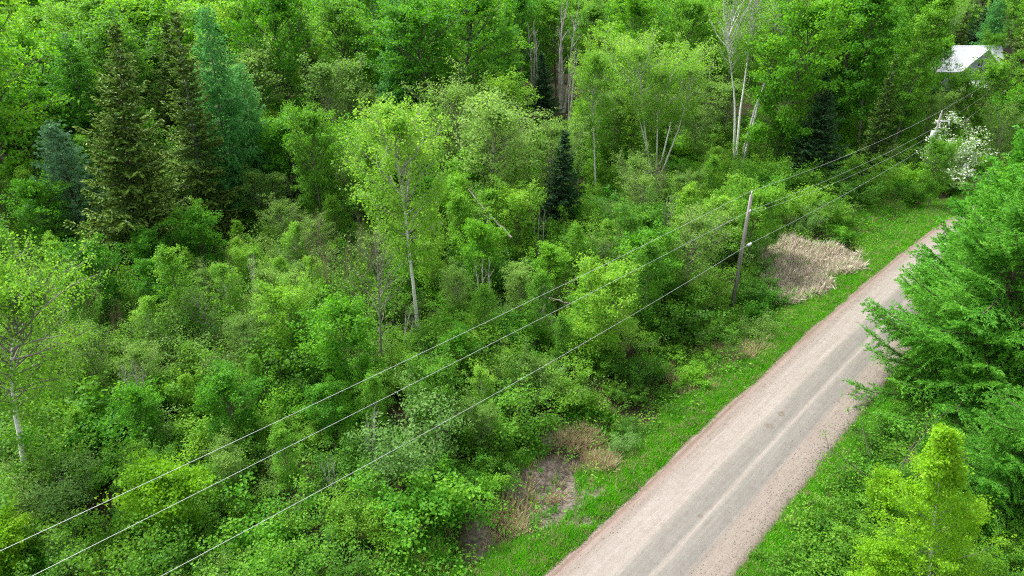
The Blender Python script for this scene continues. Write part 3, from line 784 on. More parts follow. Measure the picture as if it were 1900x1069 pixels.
# ------------------------------------------------------------------ house among the trees
def box(name, parent, x0, x1, y0, y1, z0, z1, mat):
    v = [(x0, y0, z0), (x1, y0, z0), (x1, y1, z0), (x0, y1, z0), (x0, y0, z1), (x1, y0, z1), (x1, y1, z1), (x0, y1, z1)]
    f = [(3, 2, 1, 0), (4, 5, 6, 7), (0, 1, 5, 4), (1, 2, 6, 5), (2, 3, 7, 6), (3, 0, 4, 7)]
    me = bpy.data.meshes.new(name); me.from_pydata(v, [], f); me.materials.append(mat)
    return plain(name, me, parent=parent)
def poly(name, parent, v, f, mat):
    me = bpy.data.meshes.new(name); me.from_pydata(v, [], f); me.materials.append(mat); me.update()
    return plain(name, me, parent=parent)
def slab(name, parent, quad, th, mat):
    q = [Vector(p) for p in quad]; nn = (q[1] - q[0]).cross(q[3] - q[0]).normalized() * th
    v = [tuple(p) for p in q] + [tuple(p - nn) for p in q]
    return poly(name, parent, v, [(0, 1, 2, 3), (7, 6, 5, 4), (4, 5, 1, 0), (5, 6, 2, 1), (6, 7, 3, 2), (7, 4, 0, 3)], mat)
def simple(name, c, rough=.6, metal=0., nz=0.0, sc=3):
    m, nt, out = new_mat(name)
    pb = nt.nodes.new('ShaderNodeBsdfPrincipled'); pb.inputs['Roughness'].default_value = rough; pb.inputs['Metallic'].default_value = metal
    if nz:
        tc = nt.nodes.new('ShaderNodeTexCoord'); n_ = noise(nt, sc, 5, .7, tc.outputs['Object'])
        r = ramp(nt, [(.3, tuple(x * (1 - nz) for x in c)), (.7, tuple(min(1, x * (1 + nz * .4)) for x in c))])
        lk(nt, n_.outputs[0], r.inputs[0]); lk(nt, r.outputs[0], pb.inputs['Base Color'])
    else: pb.inputs['Base Color'].default_value = (*c, 1)
    lk(nt, pb.outputs[0], out.inputs[0]); return m
MR = simple('white_roof_metal', (.60, .63, .66), .5, 0, .35, .9); MS = simple('grey_green_siding', (.34, .40, .38), .7, 0, .15, 2)
MT = simple('white_trim', (.80, .80, .80), .5, 0, .1); MG = simple('window_glass', (.03, .04, .05), .08)
MB = simple('dark_steel', (.12, .12, .13), .5); MC = simple('porcelain', (.78, .80, .82), .25); MA = simple('aluminium_cable', (.46, .49, .50), .45, .3, .1, 20)
MK = simple('transformer_grey', (.60, .62, .64), .4, 0, .1)
ex, ey = ground(1728, 134, 3.4); rx, ry = ground(1722, 86, 7.4)
hx0, hx1 = ex, ex + 13.4
hy0 = ey; ridge_y = max(ey + 3.5, min(ry, ey + 8)); hy1 = ridge_y + (ridge_y - ey)
zb = tz(ex, ey)
house = bpy.data.objects.new('house', None); house.location = (0, 0, 0); col.objects.link(house)
house['label'] = 'white metal-roofed house half hidden by trees at the upper right'; house['category'] = 'house'
box('wall', house, hx0 + .5, hx1 - .5, hy0 + .5, hy1 - .5, zb - .5, 3.5, MS)
rl = slab('roof_slope', house, [(hx0, hy0, 3.4), (hx1, hy0, 3.4), (hx1, ridge_y, 7.4), (hx0, ridge_y, 7.4)], .15, MR)
slab('roof_slope', house, [(hx1, hy1, 3.4), (hx0, hy1, 3.4), (hx0, ridge_y, 7.4), (hx1, ridge_y, 7.4)], .15, MR)
for k in range(25):                                        # standing seams
    xx = hx0 + .15 + k * (13.1 / 24)
    slab('roof_seam', rl, [(xx - .025, hy0, 3.45), (xx + .025, hy0, 3.45), (xx + .025, ridge_y, 7.45), (xx - .025, ridge_y, 7.45)], .05, MR)
for xx in (hx0 + .5, hx1 - .5):
    poly('gable_wall', house, [(xx, hy0 + .5, 3.5), (xx, hy1 - .5, 3.5), (xx, ridge_y, 7.2)], [(0, 1, 2)], MS)
# gabled dormer with a gambrel outline
dx = hx0 + 8.8
prof = [(-3.4, 3.6), (-2.5, 4.9), (-1.25, 6.1), (0, 7.3), (1.25, 6.1), (2.5, 4.9), (3.4, 3.6)]
dy = hy0 - .1
dw = poly('dormer_wall', house, [(dx + a, dy, b) for a, b in prof] + [(dx + a, dy + .2, b) for a, b in prof], [tuple(range(6, -1, -1)), tuple(range(7, 14))] + [(i_, i_ + 1, i_ + 8, i_ + 7) for i_ in range(6)], MS)
for i_ in range(6):
    (a0, b0), (a1, b1) = prof[i_], prof[i_ + 1]
    slab('dormer_roof', house, [(dx + a0, dy - .35, b0 + .06), (dx + a0, ridge_y + .1, b0 + .06), (dx + a1, ridge_y + .1, b1 + .06), (dx + a1, dy - .35, b1 + .06)], -.12, MR)
def window(parent, cx, y, cz, w, h):
    wn_ = box('window', parent, cx - w / 2, cx + w / 2, y - .06, y + .02, cz - h / 2, cz + h / 2, MT)
    for sx in (-1, 1):
        box('pane', wn_, cx + sx * w / 4 - w * .19, cx + sx * w / 4 + w * .19, y - .075, y - .062, cz - h * .42, cz + h * .42, MG)
window(house, dx - .6, dy, 5.0, 1.0, 1.3)
window(house, hx0 + 5.6, hy0 + .5, 2.3, 1.3, 1.7)
window(house, hx0 + 2.4, hy0 + .5, 2.3, 1.3, 1.5)
slab('porch_roof', house, [(hx0 + 5.6, hy0 - 4.4, 1.6), (hx0 + 8.3, hy0 - 4.4, 1.6), (hx0 + 8.3, hy0 - 1.2, 2.3), (hx0 + 5.6, hy0 - 1.2, 2.3)], .12, MR)
for px_ in (hx0 + 5.8, hx0 + 8.1):
    box('porch_post', house, px_ - .08, px_ + .08, hy0 - 4.3, hy0 - 4.14, zb - .3, 1.5, MT)

# ------------------------------------------------------------------ utility poles and wires
P1 = np.array(ground(1358, 572)); P2 = np.array(ground(1748, 205, 9.0)); P3 = np.array(ground(1960, 62, 9.5))
def cyl(name, parent, p0, p1, r0, r1, mat, sides=12):
    A = Acc(); A.tube([p0, p1], [r0, r1], sides)
    me = A.mesh(name, mat)
    import bmesh
    bm = bmesh.new(); bm.from_mesh(me); bmesh.ops.holes_fill(bm, edges=[e for e in bm.edges if e.is_boundary]); bm.to_mesh(me); bm.free()
    return plain(name, me, parent=parent)
def utility_pole(xy, h, label, transformer=False):
    x, y = xy; z = tz(x, y)
    e = bpy.data.objects.new('utility_pole', None); e.location = (x, y, z); col.objects.link(e)
    e['label'] = label; e['category'] = 'utility pole'; e['group'] = 'utility poles carrying the wires beside the road'
    h0 = h - z
    cyl('pole', e, (0, 0, -.4), (.02, 0, h0 - .35), .17, .12, 'polewood')
    ins = cyl('insulator', e, (.02, 0, h0 - .30), (.02, 0, h0 - .02), .06, .035, MC, 8)
    b = cyl('bracket', e, (.05, -.05, h0 - 1.6), (.42, -.38, h0 - 1.45), .035, .035, MB, 6)
    b2 = cyl('spool_insulator', e, (.08, -.16, h0 - 1.62), (.08, -.16, h0 - 1.42), .06, .06, MC, 8)
    c = cyl('cable_bracket', e, (.1, -.02, h0 - 4.3), (.34, -.3, h0 - 4.3), .03, .03, MB, 6)
    cyl('splice_case', e, (.28, -.26, h0 - 4.32), (.62, -.02, h0 - 4.28), .10, .10, MC, 8)
    cyl('guy_staple', e, (-.13, -.08, 1.2), (-.13, -.08, h0 - 2), .018, .018, MB, 4)
    if transformer:
        cyl('transformer', e, (-.42, -.35, h0 - 3.3), (-.42, -.35, h0 - 2.2), .30, .30, MK, 16)
        cyl('bushing', e, (-.42, -.35, h0 - 2.2), (-.42, -.35, h0 - 1.9), .05, .03, MC, 8)
        cyl('crossarm', e, (-.3, .2, h0 - 1.25), (1.1, -.2, h0 - 1.15), .05, .05, MC, 8)
        cyl('cutout', e, (1.0, -.2, h0 - 1.2), (1.15, -.2, h0 - 1.7), .06, .05, MC, 8)
    return e
utility_pole(P1, 10.0, 'weathered wooden utility pole standing in bushes left of the gravel road')
utility_pole(P2, 9.0, 'distant utility pole with a grey transformer near the flowering tree', True)
Dn = np.array([math.sin(math.radians(45)), math.cos(math.radians(45))])
def wire(name, pts, label, r=.0085):
    A = Acc(); A.tube(np.array(pts), np.full(len(pts), r), 6)
    o = plain(name, A.mesh(name, MA), label=label, cat='power line', group=None)
def span(a, b, sag, n=30):
    t = np.linspace(0, 1, n)[:, None]
    p = np.array(a) * (1 - t) + np.array(b) * t
    p[:, 2:] -= 4 * sag * t * (1 - t)
    return p
def run(z1, zl, z2, z3, sags, off=(0., 0.)):
    A0 = P1 - Dn * 62
    a = (A0[0], A0[1], zl); b = (P1[0] + off[0], P1[1] + off[1], z1); c = (P2[0] + off[0], P2[1] + off[1], z2); d_ = (P3[0] + off[0], P3[1] + off[1], z3)
    return np.concatenate([span(a, b, sags[0], 40)[:-1], span(b, c, sags[1])[:-1], span(c, d_, sags[2])])
wire('power_line', run(10.0, 11.0, 9.0, 9.5, (.40, .5, .6)), 'topmost overhead wire running over the pole tops')
wire('power_line', run(8.5, 9.3, 7.4, 8.0, (.15, .5, .6), (.08, -.16)), 'middle overhead wire fixed a little below the pole top')
wire('power_line', run(5.75, 7.3, 5.9, 6.6, (.85, .4, .6), (.45, -.14)), 'lowest overhead cable hanging from the white splice case', .0095)
c_ = span((P1[0] + .3, P1[1] - .3, 8.4), (P2[0] + .3, P2[1] - .3, 6.9), .7)
wire('power_line', c_, 'slack fourth wire strung only between the two poles', .008)

# ------------------------------------------------------------------ hero trees: (kind, name, base px, top px, width factor, label, category)
HERO = [
 ('larchbroad', 'larch_tree', 1800, 655, 335, 1.05, 'light larch reaching over the road edge just beyond the big overhanging larch', 'larch'),
 ('ash1', 'ash_tree', 262, 350, 45, 1.1, 'lime yellow tree showing between the two tall spruces', 'tree'),
 ('alder1', 'alder_tree', 470, 330, 62, 1.3, 'yellowish tree with reddish tint right of the tall larch', 'tree'),
 ('maple1', 'maple_tree', 530, 290, -20, .9, 'deep vivid green maple at the top edge left of the thin black spruce', 'tree'),
 ('spruce1', 'spruce_tree', 590, 260, -25, .8, 'thin black spruce at the top edge between two green crowns', 'spruce'),
 ('ash2', 'ash_tree', 665, 250, 5, 1.2, 'pale round green tree left of the broad round maple at the top', 'tree'),
 ('larch1', 'larch_tree', 930, 245, 0, 1.0, 'soft blue green larch right of the broad round maple', 'larch'),
 ('maple0', 'maple_tree', 1165, 240, -5, .85, 'vivid green maple at the top edge right of the bleached snag', 'tree'),
 ('ash0', 'ash_tree', 1262, 240, 0, 1.0, 'light green tree at the top edge left of the tallest birch', 'tree'),
 ('fir1', 'fir_tree', 1010, 270, 90, .9, 'black spruce behind the bleached snag', 'spruce'),
 ('maple0', 'maple_tree', 1545, 270, -15, .7, 'round green maple behind the wide dark fir', 'tree'),
 ('maple0', 'maple_tree', 45, 420, -5, 1.0, 'bright green round maple at the left edge beside the olive spruce', 'tree'),
 ('spruce0', 'spruce_tree', 262, 500, 28, 1.0, 'olive brown spruce with dense skirt, left of the two tall spruces', 'spruce'),
 ('spruce1', 'spruce_tree', 388, 440, 4, 1.0, 'dark narrow spruce with dead grey lower branches touching the drooping larch', 'spruce'),
 ('larch0', 'larch_tree', 432, 415, 0, 1.05, 'tall feathery larch right against the dark narrow spruce', 'larch'),
 ('larch0', 'larch_tree', 490, 395, 110, 1.15, 'shorter drooping larch on the right of the feathery pair', 'larch'),
 ('pine0', 'pine_tree', 168, 462, 228, 1.0, 'blue green soft needled pine under the olive spruce', 'pine'),
 ('birchleft', 'birch_tree', 52, 905, 520, .95, 'big yellow green birch with white trunk low at the left edge', 'birch'),
 ('yellow0', 'young_tree', 312, 1025, 878, 1.1, 'yellow green young tree under the wires at the bottom left', 'tree'),
 ('yellow0', 'young_tree', 30, 1075, 965, 1.0, 'yellow green treetop cut by the bottom left corner', 'tree'),
 ('cherry1', 'young_tree', 285, 845, 728, .9, 'small vivid green maple between the left birch and the top wire', 'tree'),
 ('birch0', 'birch_tree', 775, 608, 180, 1.1, 'tall central birch with long pale trunk showing below its crown', 'birch'),
 ('birch1', 'birch_tree', 706, 470, 215, 1.1, 'twin stemmed light green birch just left of the tall central birch', 'birch'),
 ('maple2', 'maple_tree', 810, 285, 8, 1.15, 'broad round bright maple with a pale trunk at top centre', 'tree'),
 ('alder1', 'alder_tree', 650, 330, 78, 1.15, 'grey twigged sparse tree left of the round maple', 'tree'),
 ('ash0', 'ash_tree', 605, 450, 205, .85, 'lime topped small tree standing left of the central birches', 'tree'),
 ('alder2', 'alder_tree', 905, 440, 170, 1.3, 'wide grey green alder with bare grey twigs right of the central birch', 'tree'),
 ('alder0', 'alder_tree', 860, 370, 165, 1.1, 'hazy grey green alder below the round maple', 'tree'),
 ('fir0', 'fir_tree', 1035, 435, 236, 1.05, 'small black green fir pointed like a spire in the middle', 'fir'),
 ('birch0', 'birch_tree', 1106, 360, 93, .9, 'slender birch with forked white trunk left of the birch clump', 'birch'),
 ('birch1', 'birch_tree', 1070, 345, 175, .75, 'light green small birch directly behind the dark spire fir', 'birch'),
 ('birchclump', 'birch_tree', 1215, 335, 76, 1.1, 'many stemmed birch clump with leaning white trunks', 'birch'),
 ('birchtall', 'birch_tree', 1368, 315, -15, 1.1, 'tallest birch with bright white forked trunk at top right centre', 'birch'),
 ('maple1', 'maple_tree', 1432, 330, 5, .9, 'dense vivid green maple immediately right of the tall white birch', 'tree'),
 ('aspen1', 'aspen_tree', 1590, 290, -20, 1.05, 'tall green aspen between the vivid maple and the house', 'tree'),
 ('aspen0', 'aspen_tree', 1650, 300, -10, .9, 'tall light aspen behind the thin olive spruce', 'tree'),
 ('aspen1', 'aspen_tree', 1680, 270, 70, .85, 'bright aspen nearest the left end of the white roof', 'tree'),
 ('fir1', 'fir_tree', 1505, 345, 128, 1.0, 'wide dark fir standing below the vivid maple near the road', 'fir'),
 ('spruce1', 'spruce_tree', 1612, 320, 95, .9, 'thin olive spruce in front of the tall light aspen', 'spruce'),
 ('birchfan', 'birch_tree', 1735, 120, 12, 1.1, 'fan shaped pale birch rising behind the roof', 'birch'),
 ('fir1', 'fir_tree', 1868, 190, 50, .8, 'dark spruce right of the house roof', 'fir'),
 ('cherry0', 'young_tree', 1430, 330, 226, .6, 'small leafy tree at the foot of the tall white birch', 'tree'),
 ('dead0', 'dead_tree', 1045, 205, -10, 1.0, 'bleached dead snag with bare forked trunks at top centre', 'dead tree'),
 ('dead0', 'dead_tree', 1058, 225, 80, .8, 'broken dead trunk just right of the bleached snag', 'dead tree'),
 ('dead0', 'dead_tree', 990, 200, 30, .8, 'thin leaning dead trunk left of the bleached snag', 'dead tree'),
 ('dead0', 'dead_tree', 1312, 180, 5, .5, 'dead white stem standing left of the tallest birch', 'dead tree'),
 ('dead1', 'dead_tree', 710, 690, 415, .8, 'bare grey trunk with short dead limbs left of the central birch stem', 'dead tree'),
 ('deadfan', 'bare_bush', 640, 580, 415, .9, 'tan leafless bush spreading like a fan', 'bush'),
 ('cherry1', 'young_tree', 648, 745, 568, 1.0, 'round bright young tree just below the tan leafless bush', 'tree'),
 ('cherry0', 'young_tree', 960, 500, 360, 1.1, 'yellow tinged young tree below the wide grey alder', 'tree'),
 ('cherry1', 'young_tree', 890, 560, 420, .9, 'vivid green young tree right of the central birch stem', 'tree'),
 ('sapling0', 'sapling', 1065, 440, 345, 1.1, 'lone vivid green sapling against the dark fir', 'sapling'),
 ('sapling0', 'sapling', 1445, 345, 285, 1.1, 'vivid green sapling below the dark fir by the road', 'sapling'),
 ('alder0', 'alder_tree', 1190, 440, 330, 1.0, 'pale twiggy shrub tree below the birch clump', 'tree'),
 ('alder2', 'alder_tree', 20, 470, 330, .8, 'bare limbed grey tree at the left edge under the maple', 'tree'),
 ('cherry0', 'young_tree', 25, 590, 440, 1.1, 'lime green young tree at the left edge above the big birch', 'tree'),
 ('larchnear', 'larch_tree', 1795, 735, 300, 1.25, 'big feathery larch overhanging the right side of the road', 'larch'),
 ('larchnear', 'larch_tree', 1850, 625, 225, 1.05, 'tall larch behind the one that overhangs the road', 'larch'),
 ('larchnear', 'larch_tree', 1885, 960, 600, .95, 'near larch at the right edge behind the yellow birch', 'larch'),
 ('larchbroad', 'larch_tree', 1830, 615, 250, 1.05, 'bright green broad larch between the overhanging larch and the far road', 'larch'),
 ('larchbroad', 'larch_tree', 1880, 520, 190, 1.0, 'broad bright larch at the right edge where the road disappears', 'larch'),
 ('cherry0', 'young_tree', 1722, 380, 268, .8, 'leafy small tree hiding the foot of the far utility pole', 'tree'),
 ('birchyoung', 'birch_tree', 1722, 1090, 765, .85, 'yellow green young birch at the bottom right by the road', 'birch'),
 ('yellow0', 'young_tree', 1610, 1130, 1015, .8, 'yellow green bush top cut by the bottom edge right of the road', 'bush'),
 ('twiggy', 'bare_bush', 1650, 880, 735, .95, 'nearly leafless branches reaching out over the road edge', 'bush'),
 ('yellow0', 'young_tree', 1625, 960, 880, .75, 'pale yellow green bush on the right bank beside the young birch', 'bush'),
 ('bushE', 'willow_bush', 760, 880, 735, 1.1, 'silvery pale willow under the lowest wire', 'bush'),
 ('bushE', 'willow_bush', 130, 950, 860, 1.3, 'pale mint green bush at the foot of the left birch', 'bush'),
 ('alder1', 'alder_tree', 1712, 300, 150, .9, 'brownish green hazy tree just left of the far utility pole', 'tree'),
 ('cherry0', 'young_tree', 1800, 262, 122, .9, 'thin lime tree standing in front of the dormer', 'tree'),
 ('cherry0', 'young_tree', 1752, 262, 146, 1.0, 'light tree covering the house wall left of the porch roof', 'tree'),
 ('cherry1', 'young_tree', 1850, 290, 168, .8, 'green tree in front of the right end of the house', 'tree'),
 ('alder0', 'alder_tree', 1835, 330, 205, .8, 'reddish grey hazy tree behind the blossoming tree', 'tree'),
 ('ash1', 'ash_tree', 1915, 545, 235, 1.45, 'bright green tree overhanging the far road above the big larch', 'tree'),
 ('cherry0', 'young_tree', 1815, 160, 68, .9, 'round lime green tree rising over the roof ridge', 'tree'),
]
LEAN = {'low at the left edge': 40, 'young birch at the bottom right': 1775, 'slender birch with forked': 1097, 'olive brown spruce with': 193, 'dark narrow spruce with dead': 316, 'tall feathery larch right': 378, 'under the wires at the bottom left': 292}
SHIELD = []; STRIP = [(30, 600, 105, 890, ground(45, 905)[1])]; SHIELD.append((10, 530, 140, 880, ground(45, 905)[1]))
for key, name, bx, by, ty, wide, label, cat in HERO:
    gx_, gy_ = ground(bx, by)
    h = height_at(gy_, bx, ty) - tz(gx_, gy_)
    lean_ = 0.0
    for k_, tx_ in LEAN.items():
        if k_ in label:
            c_t = project(gx_, gy_, h)[2]; lean_ = math.asin(((tx_ - 950) / F_PX * c_t - gx_) / h); h /= math.cos(lean_)
    put(key, name, gx_, gy_, h, label, cat, wide=wide, tilt=(0, lean_))
    hw = {'maple': 5.2, 'ash': 3.8, 'aspen': 3.2, 'birch': 3.4, 'birchclump': 5.0, 'birchtall': 4.2, 'spruce': 3.6, 'larch': 3.4, 'pine': 3.6, 'dead': 1.6, 'fir': 3.0, 'alder': 3.4}.get(key.rstrip('0123456789'), 2.2)
    hw *= h / PROTO[key][2] * wide * F_PX / project(gx_, gy_, h * .6)[2]
    full = key.startswith(('birch', 'dead', 'fir', 'spruce'))
    SHIELD.append((bx - hw * .75, ty, bx + hw * .75, ty + (by - ty) * (.85 if full else .6), gy_))
    if key.startswith(('birch', 'dead')): STRIP.append((bx - 14, ty, bx + 14, ty + (by - ty) * .93, gy_))

# flowering tree: a willow-like bush with white blossom clusters as a third part
fx, fy = ground(1768, 345)
fl = put('bushE', 'flowering_tree', fx, fy, 7.2, 'white blossoming tree beside the road under the far wires', 'tree', wide=1.15)
A = Acc(); rng = np.random.default_rng(9)
fv = np.zeros(len(PROTO['bushE'][1].vertices) * 3, np.float32); PROTO['bushE'][1].vertices.foreach_get('co', fv); fv = fv.reshape(-1, 3)
sel = fv[rng.integers(0, len(fv), 3200)]; sel = sel[sel[:, 2] > 1.2]
A.leaves(sel + rng.normal(size=sel.shape) * .05, rnd_dirs(rng, len(sel)), rnd_dirs(rng, len(sel)) + np.array([0, 0, 1.]), .09, .08, np.clip(.5 + rng.normal(size=len(sel)) * .2, 0, 1))
plain('blossom', A.mesh('blossom', 'blossom'), parent=fl)

# fallen trunks lying in the thicket
HERO2 = 0
def log(pts_px, r, label, z0=.5):
    pts = []
    for (a, b, z) in pts_px:
        x, y = ground(a, b, z); pts.append((x, y, z))
    P = np.array(pts); k = 14
    t = np.linspace(0, len(P) - 1, k); Pi = np.stack([np.interp(t, np.arange(len(P)), P[:, c]) for c in range(3)], -1)
    rng = np.random.default_rng(int(pts_px[0][0])); Pi += rng.normal(size=Pi.shape) * .04
    A = Acc(); A.tube(Pi, np.linspace(r, r * .4, k), 8)
    for j in range(7):
        c = Pi[rng.integers(3, k)]
        A.tube(grow(rng, c, rnd_dirs(rng, 1)[0] + np.array([0, 0, .5]), rng.uniform(.5, 1.6), 4, .2, 0), np.linspace(.025, .006, 5), 4)
    plain('fallen_trunk', A.mesh('fallen_trunk', 'deadwood'), label=label, cat='log')
log([(1115, 590, .8), (1060, 565, 1.8), (1005, 548, 2.6)], .12, 'grey fallen trunk lying over the thicket under the upper wires')
log([(1000, 640, .6), (1012, 560, 2.6), (1003, 512, 4.0)], .13, 'snapped grey stump standing where the fallen trunk begins')
log([(950, 440, 4.5), (900, 390, 6.0), (870, 355, 7.2)], .10, 'slanting dead stem leaning below the wide grey alder')
log([(1010, 620, .9), (965, 660, .8), (935, 700, .5)], .07, 'thin bare trunk lying in front of the snapped stump')

# ------------------------------------------------------------------ filler trees of the forest
HOUSE_BOX = (1722, 84, 1838, 160)
def blocks(x, y, h, r, boxx, dmax):
    if y > dmax: return False
    px, py, c = project(x, y, 0); _, ty, _ = project(x, y, h)
    w = r * F_PX / c
    return px + w > boxx[0] and px - w < boxx[2] and ty < boxx[3] and py > boxx[1]
def hides(x, y, h, r, boxes, shrink=.6):                    # would it stand in front of a tree that the place shows?
    px, ty, c = project(x, y, h); bx_, by_, _ = project(x, y, 0)
    w = r * shrink * F_PX / c; cxm = (px + bx_) / 2
    for x0_, y0_, x1_, y1_, d_ in boxes:
        if y < d_ - .5 and cxm + w > x0_ and cxm - w < x1_ and ty < y1_ - 4 and by_ > y0_: return True
    return False
SHIELD.append((1715, 235, 1830, 325, fy))
KEEP = [HOUSE_BOX + (house.location[1] + hy0,), (1725, 200, 1765, 262, P2[1] + 1)]
FILL = [  # key, name, height range, radius, weight, label, category, group
 ('maple0', 'maple_tree', (13, 19), 4.0, 13, 'bright green maple crowded in the back of the forest', 'tree', 'maples in the back of the forest'),
 ('maple1', 'maple_tree', (13, 19), 4.0, 13, None, None, None), ('maple2', 'maple_tree', (13, 18), 4.0, 10, None, None, None),
 ('ash0', 'ash_tree', (12, 18), 3.0, 12, 'light green slim broadleaf tree in the back of the forest', 'tree', 'slim light green trees in the back of the forest'),
 ('ash1', 'ash_tree', (12, 18), 3.0, 12, None, None, None), ('ash2', 'ash_tree', (12, 18), 3.0, 10, None, None, None),
 ('aspen0', 'aspen_tree', (16, 21), 2.6, 8, 'tall columnar aspen in the back of the forest', 'tree', 'tall aspens in the back of the forest'),
 ('aspen1', 'aspen_tree', (16, 21), 2.6, 8, None, None, None),
 ('birch0', 'birch_tree', (13, 18), 2.8, 6, 'pale green birch standing in the back of the forest', 'birch', 'birches in the back of the forest'),
 ('larch0', 'larch_tree', (15, 20), 2.6, 7, 'soft blue green larch in the back of the forest', 'larch', 'larches in the back of the forest'),
 ('larch1', 'larch_tree', (13, 19), 2.6, 7, None, None, None),
 ('spruce0', 'spruce_tree', (11, 20), 2.8, 9, 'dark spruce showing between broadleaf crowns in the back of the forest', 'spruce', 'spruces in the back of the forest'),
 ('fir1', 'fir_tree', (9, 15), 2.8, 5, None, None, None),
 ('alder1', 'alder_tree', (9, 13), 2.8, 7, 'grey green twiggy alder in the back of the forest', 'tree', 'alders in the back of the forest'),
]
lab = {}
for f in FILL:
    if f[5]: lab[f[1]] = (f[5], f[6], f[7])
lab['fir_tree'] = ('dark green fir low among the trees in the back of the forest', 'fir', 'firs in the back of the forest')
wts = np.array([f[4] for f in FILL], float); wts /= wts.sum()
cnt = 0
for tries in range(14000):
    r_ = math.sqrt(random.uniform(74 ** 2, 215 ** 2)); th = random.uniform(-.72, .74)
    x, y = r_ * math.sin(th), r_ * math.cos(th)
    if y < 68: continue
    s, o = (float(v) for v in road_so(x, y))
    if -9 < o < RW + 3.5: continue
    if hx0 - 2 < x < hx1 + 2 and hy0 - 6 < y < hy1 + 2: continue
    f = FILL[RNG.choice(len(FILL), p=wts)]
    h = random.uniform(*f[2])
    if o > -30 and y < 90 and o < 0: continue                    # hero ground near the road
    if r_ > 150: h *= .9
    mind = 5.4 if r_ < 120 else 6.6
    if any((x - a) ** 2 + (y - b) ** 2 < mind ** 2 for a, b, hh in PLACED): continue
    px, py, c = project(x, y, h)
    w = f[3] * F_PX / c
    if px + w < -60 or px - w > 1960: continue
    bx, by, _ = project(x, y, 0)
    if py < -420: continue
    if any(blocks(x, y, h, f[3], k[:4], k[4]) for k in KEEP): continue
    if 1380 < px < 1900 and y < 92: continue
    if hides(x, y, h, f[3], SHIELD): continue
    h *= random.uniform(.85, 1.12)
    L_ = lab[f[1]]
    put(f[0], f[1], x, y, h, L_[0], L_[1], L_[2], wide=random.uniform(.95, 1.4)); cnt += 1
    if cnt >= 460: break
print('filler trees', cnt)

# middle-storey trees between thicket and forest
MID = [('cherry0', 'young_tree', 'light green small tree in the thicket between the forest and the wires', 'tree', 'small light green trees of the thicket'),
       ('cherry1', 'young_tree', 'deep green small tree in the thicket between the forest and the wires', 'tree', 'small deep green trees of the thicket'),
       ('slim0', 'slim_tree', 'slim upright light green tree in the thicket between the forest and the wires', 'tree', 'slim upright trees of the thicket'),
       ('slim1', 'young_birch', 'thin young birch in the thicket between the forest and the wires', 'birch', 'thin young birches of the thicket'),
       ('slim0', 'slim_tree', 'slim upright light green tree in the thicket between the forest and the wires', 'tree', 'slim upright trees of the thicket'),
       ('alder0', 'alder_tree', 'grey twigged alder in the thicket between the forest and the wires', 'tree', 'grey twigged alders of the thicket'),
       ('alder1', 'alder_tree', 'grey twigged alder in the thicket between the forest and the wires', 'tree', 'grey twigged alders of the thicket')]
cnt = 0
for tries in range(6000):
    y = random.uniform(27, 86); x = random.uniform(-.80, .40) * y
    s, o = (float(v) for v in road_so(x, y))
    if o > (-11 if y > 60 else -8): continue
    h = random.uniform(3.4, 5.6) if y < 40 else random.uniform(4.5, 8.5) if y < 62 else random.uniform(6, 10.5)
    if any((x - a) ** 2 + (y - b) ** 2 < (2.9 if hh > 3 else 2) ** 2 for a, b, hh in PLACED): continue
    if hides(x, y, h, 2.2, SHIELD): continue
    if y < 46 and random.random() < .5: continue
    k = random.choice(MID)
    put(k[0], k[1], x, y, h, k[2], k[3], k[4], wide=1.05); cnt += 1
    if cnt >= 165: break
cnt = 0
for tries in range(3000):                                  # leafless grey trees poking out of the thicket
    y = random.uniform(28, 76); x = random.uniform(-.74, .30) * y
    s, o = (float(v) for v in road_so(x, y))
    if o > -9: continue
    if any((x - a) ** 2 + (y - b) ** 2 < 1.6 ** 2 for a, b, hh in PLACED): continue
    if hides(x, y, 5, 1.5, SHIELD, .3): continue
    k = random.choice(('dead1', 'dead1', 'deadfan', 'dead0'))
    put(k, 'bare_tree', x, y, random.uniform(3.5, 6.5), 'leafless grey tree of the thicket', 'dead tree', 'leafless grey trees of the thicket', wide=.9, tilt=(random.uniform(-.25, .25), random.uniform(-.25, .25))); cnt += 1
    if cnt >= 34: break
print('mid trees', cnt)

# thicket bushes
BUSH = [('bushA', 'alder_bush', 22, 'leafy green alder bush of the dense thicket', 'leafy green alder bushes of the thicket'),
        ('bushB', 'alder_bush', 20, None, None),
        ('bushC', 'dogwood_bush', 14, 'low dark stemmed dogwood bush of the thicket', 'low dogwood bushes of the thicket'),
        ('bushD', 'cherry_bush', 13, 'vivid green broad leaved bush of the thicket', 'vivid green bushes of the thicket'),
        ('bushE', 'willow_bush', 3, 'pale silvery willow bush of the thicket', 'pale willow bushes of the thicket'),
        ('bushF', 'hazel_bush', 15, 'yellowish green hazel bush of the thicket', 'hazel bushes of the thicket'),
        ('bushG', 'twiggy_bush', 12, 'grey twiggy bush with thin leaves in the thicket', 'grey twiggy bushes of the thicket')]
bl = {}
for b in BUSH:
    if b[3]: bl[b[1]] = (b[3], b[4])
bw_ = np.array([b[2] for b in BUSH], float); bw_ /= bw_.sum()
SCR = [([(955, 800), (1040, 760), (1140, 800), (1160, 880), (1110, 985), (1010, 1030), (940, 985)], 'clearing'),
       ([(780, 985), (1010, 985), (1010, 1069), (640, 1100), (600, 1040)], 'grass'),
       ([(1335, 540), (1375, 540), (1400, 380), (1380, 380)], 'pole'),
       (POLY, 'reeds'), ([(1585, 380), (1700, 380), (1700, 440), (1600, 470)], 'verge')]
cells = {}
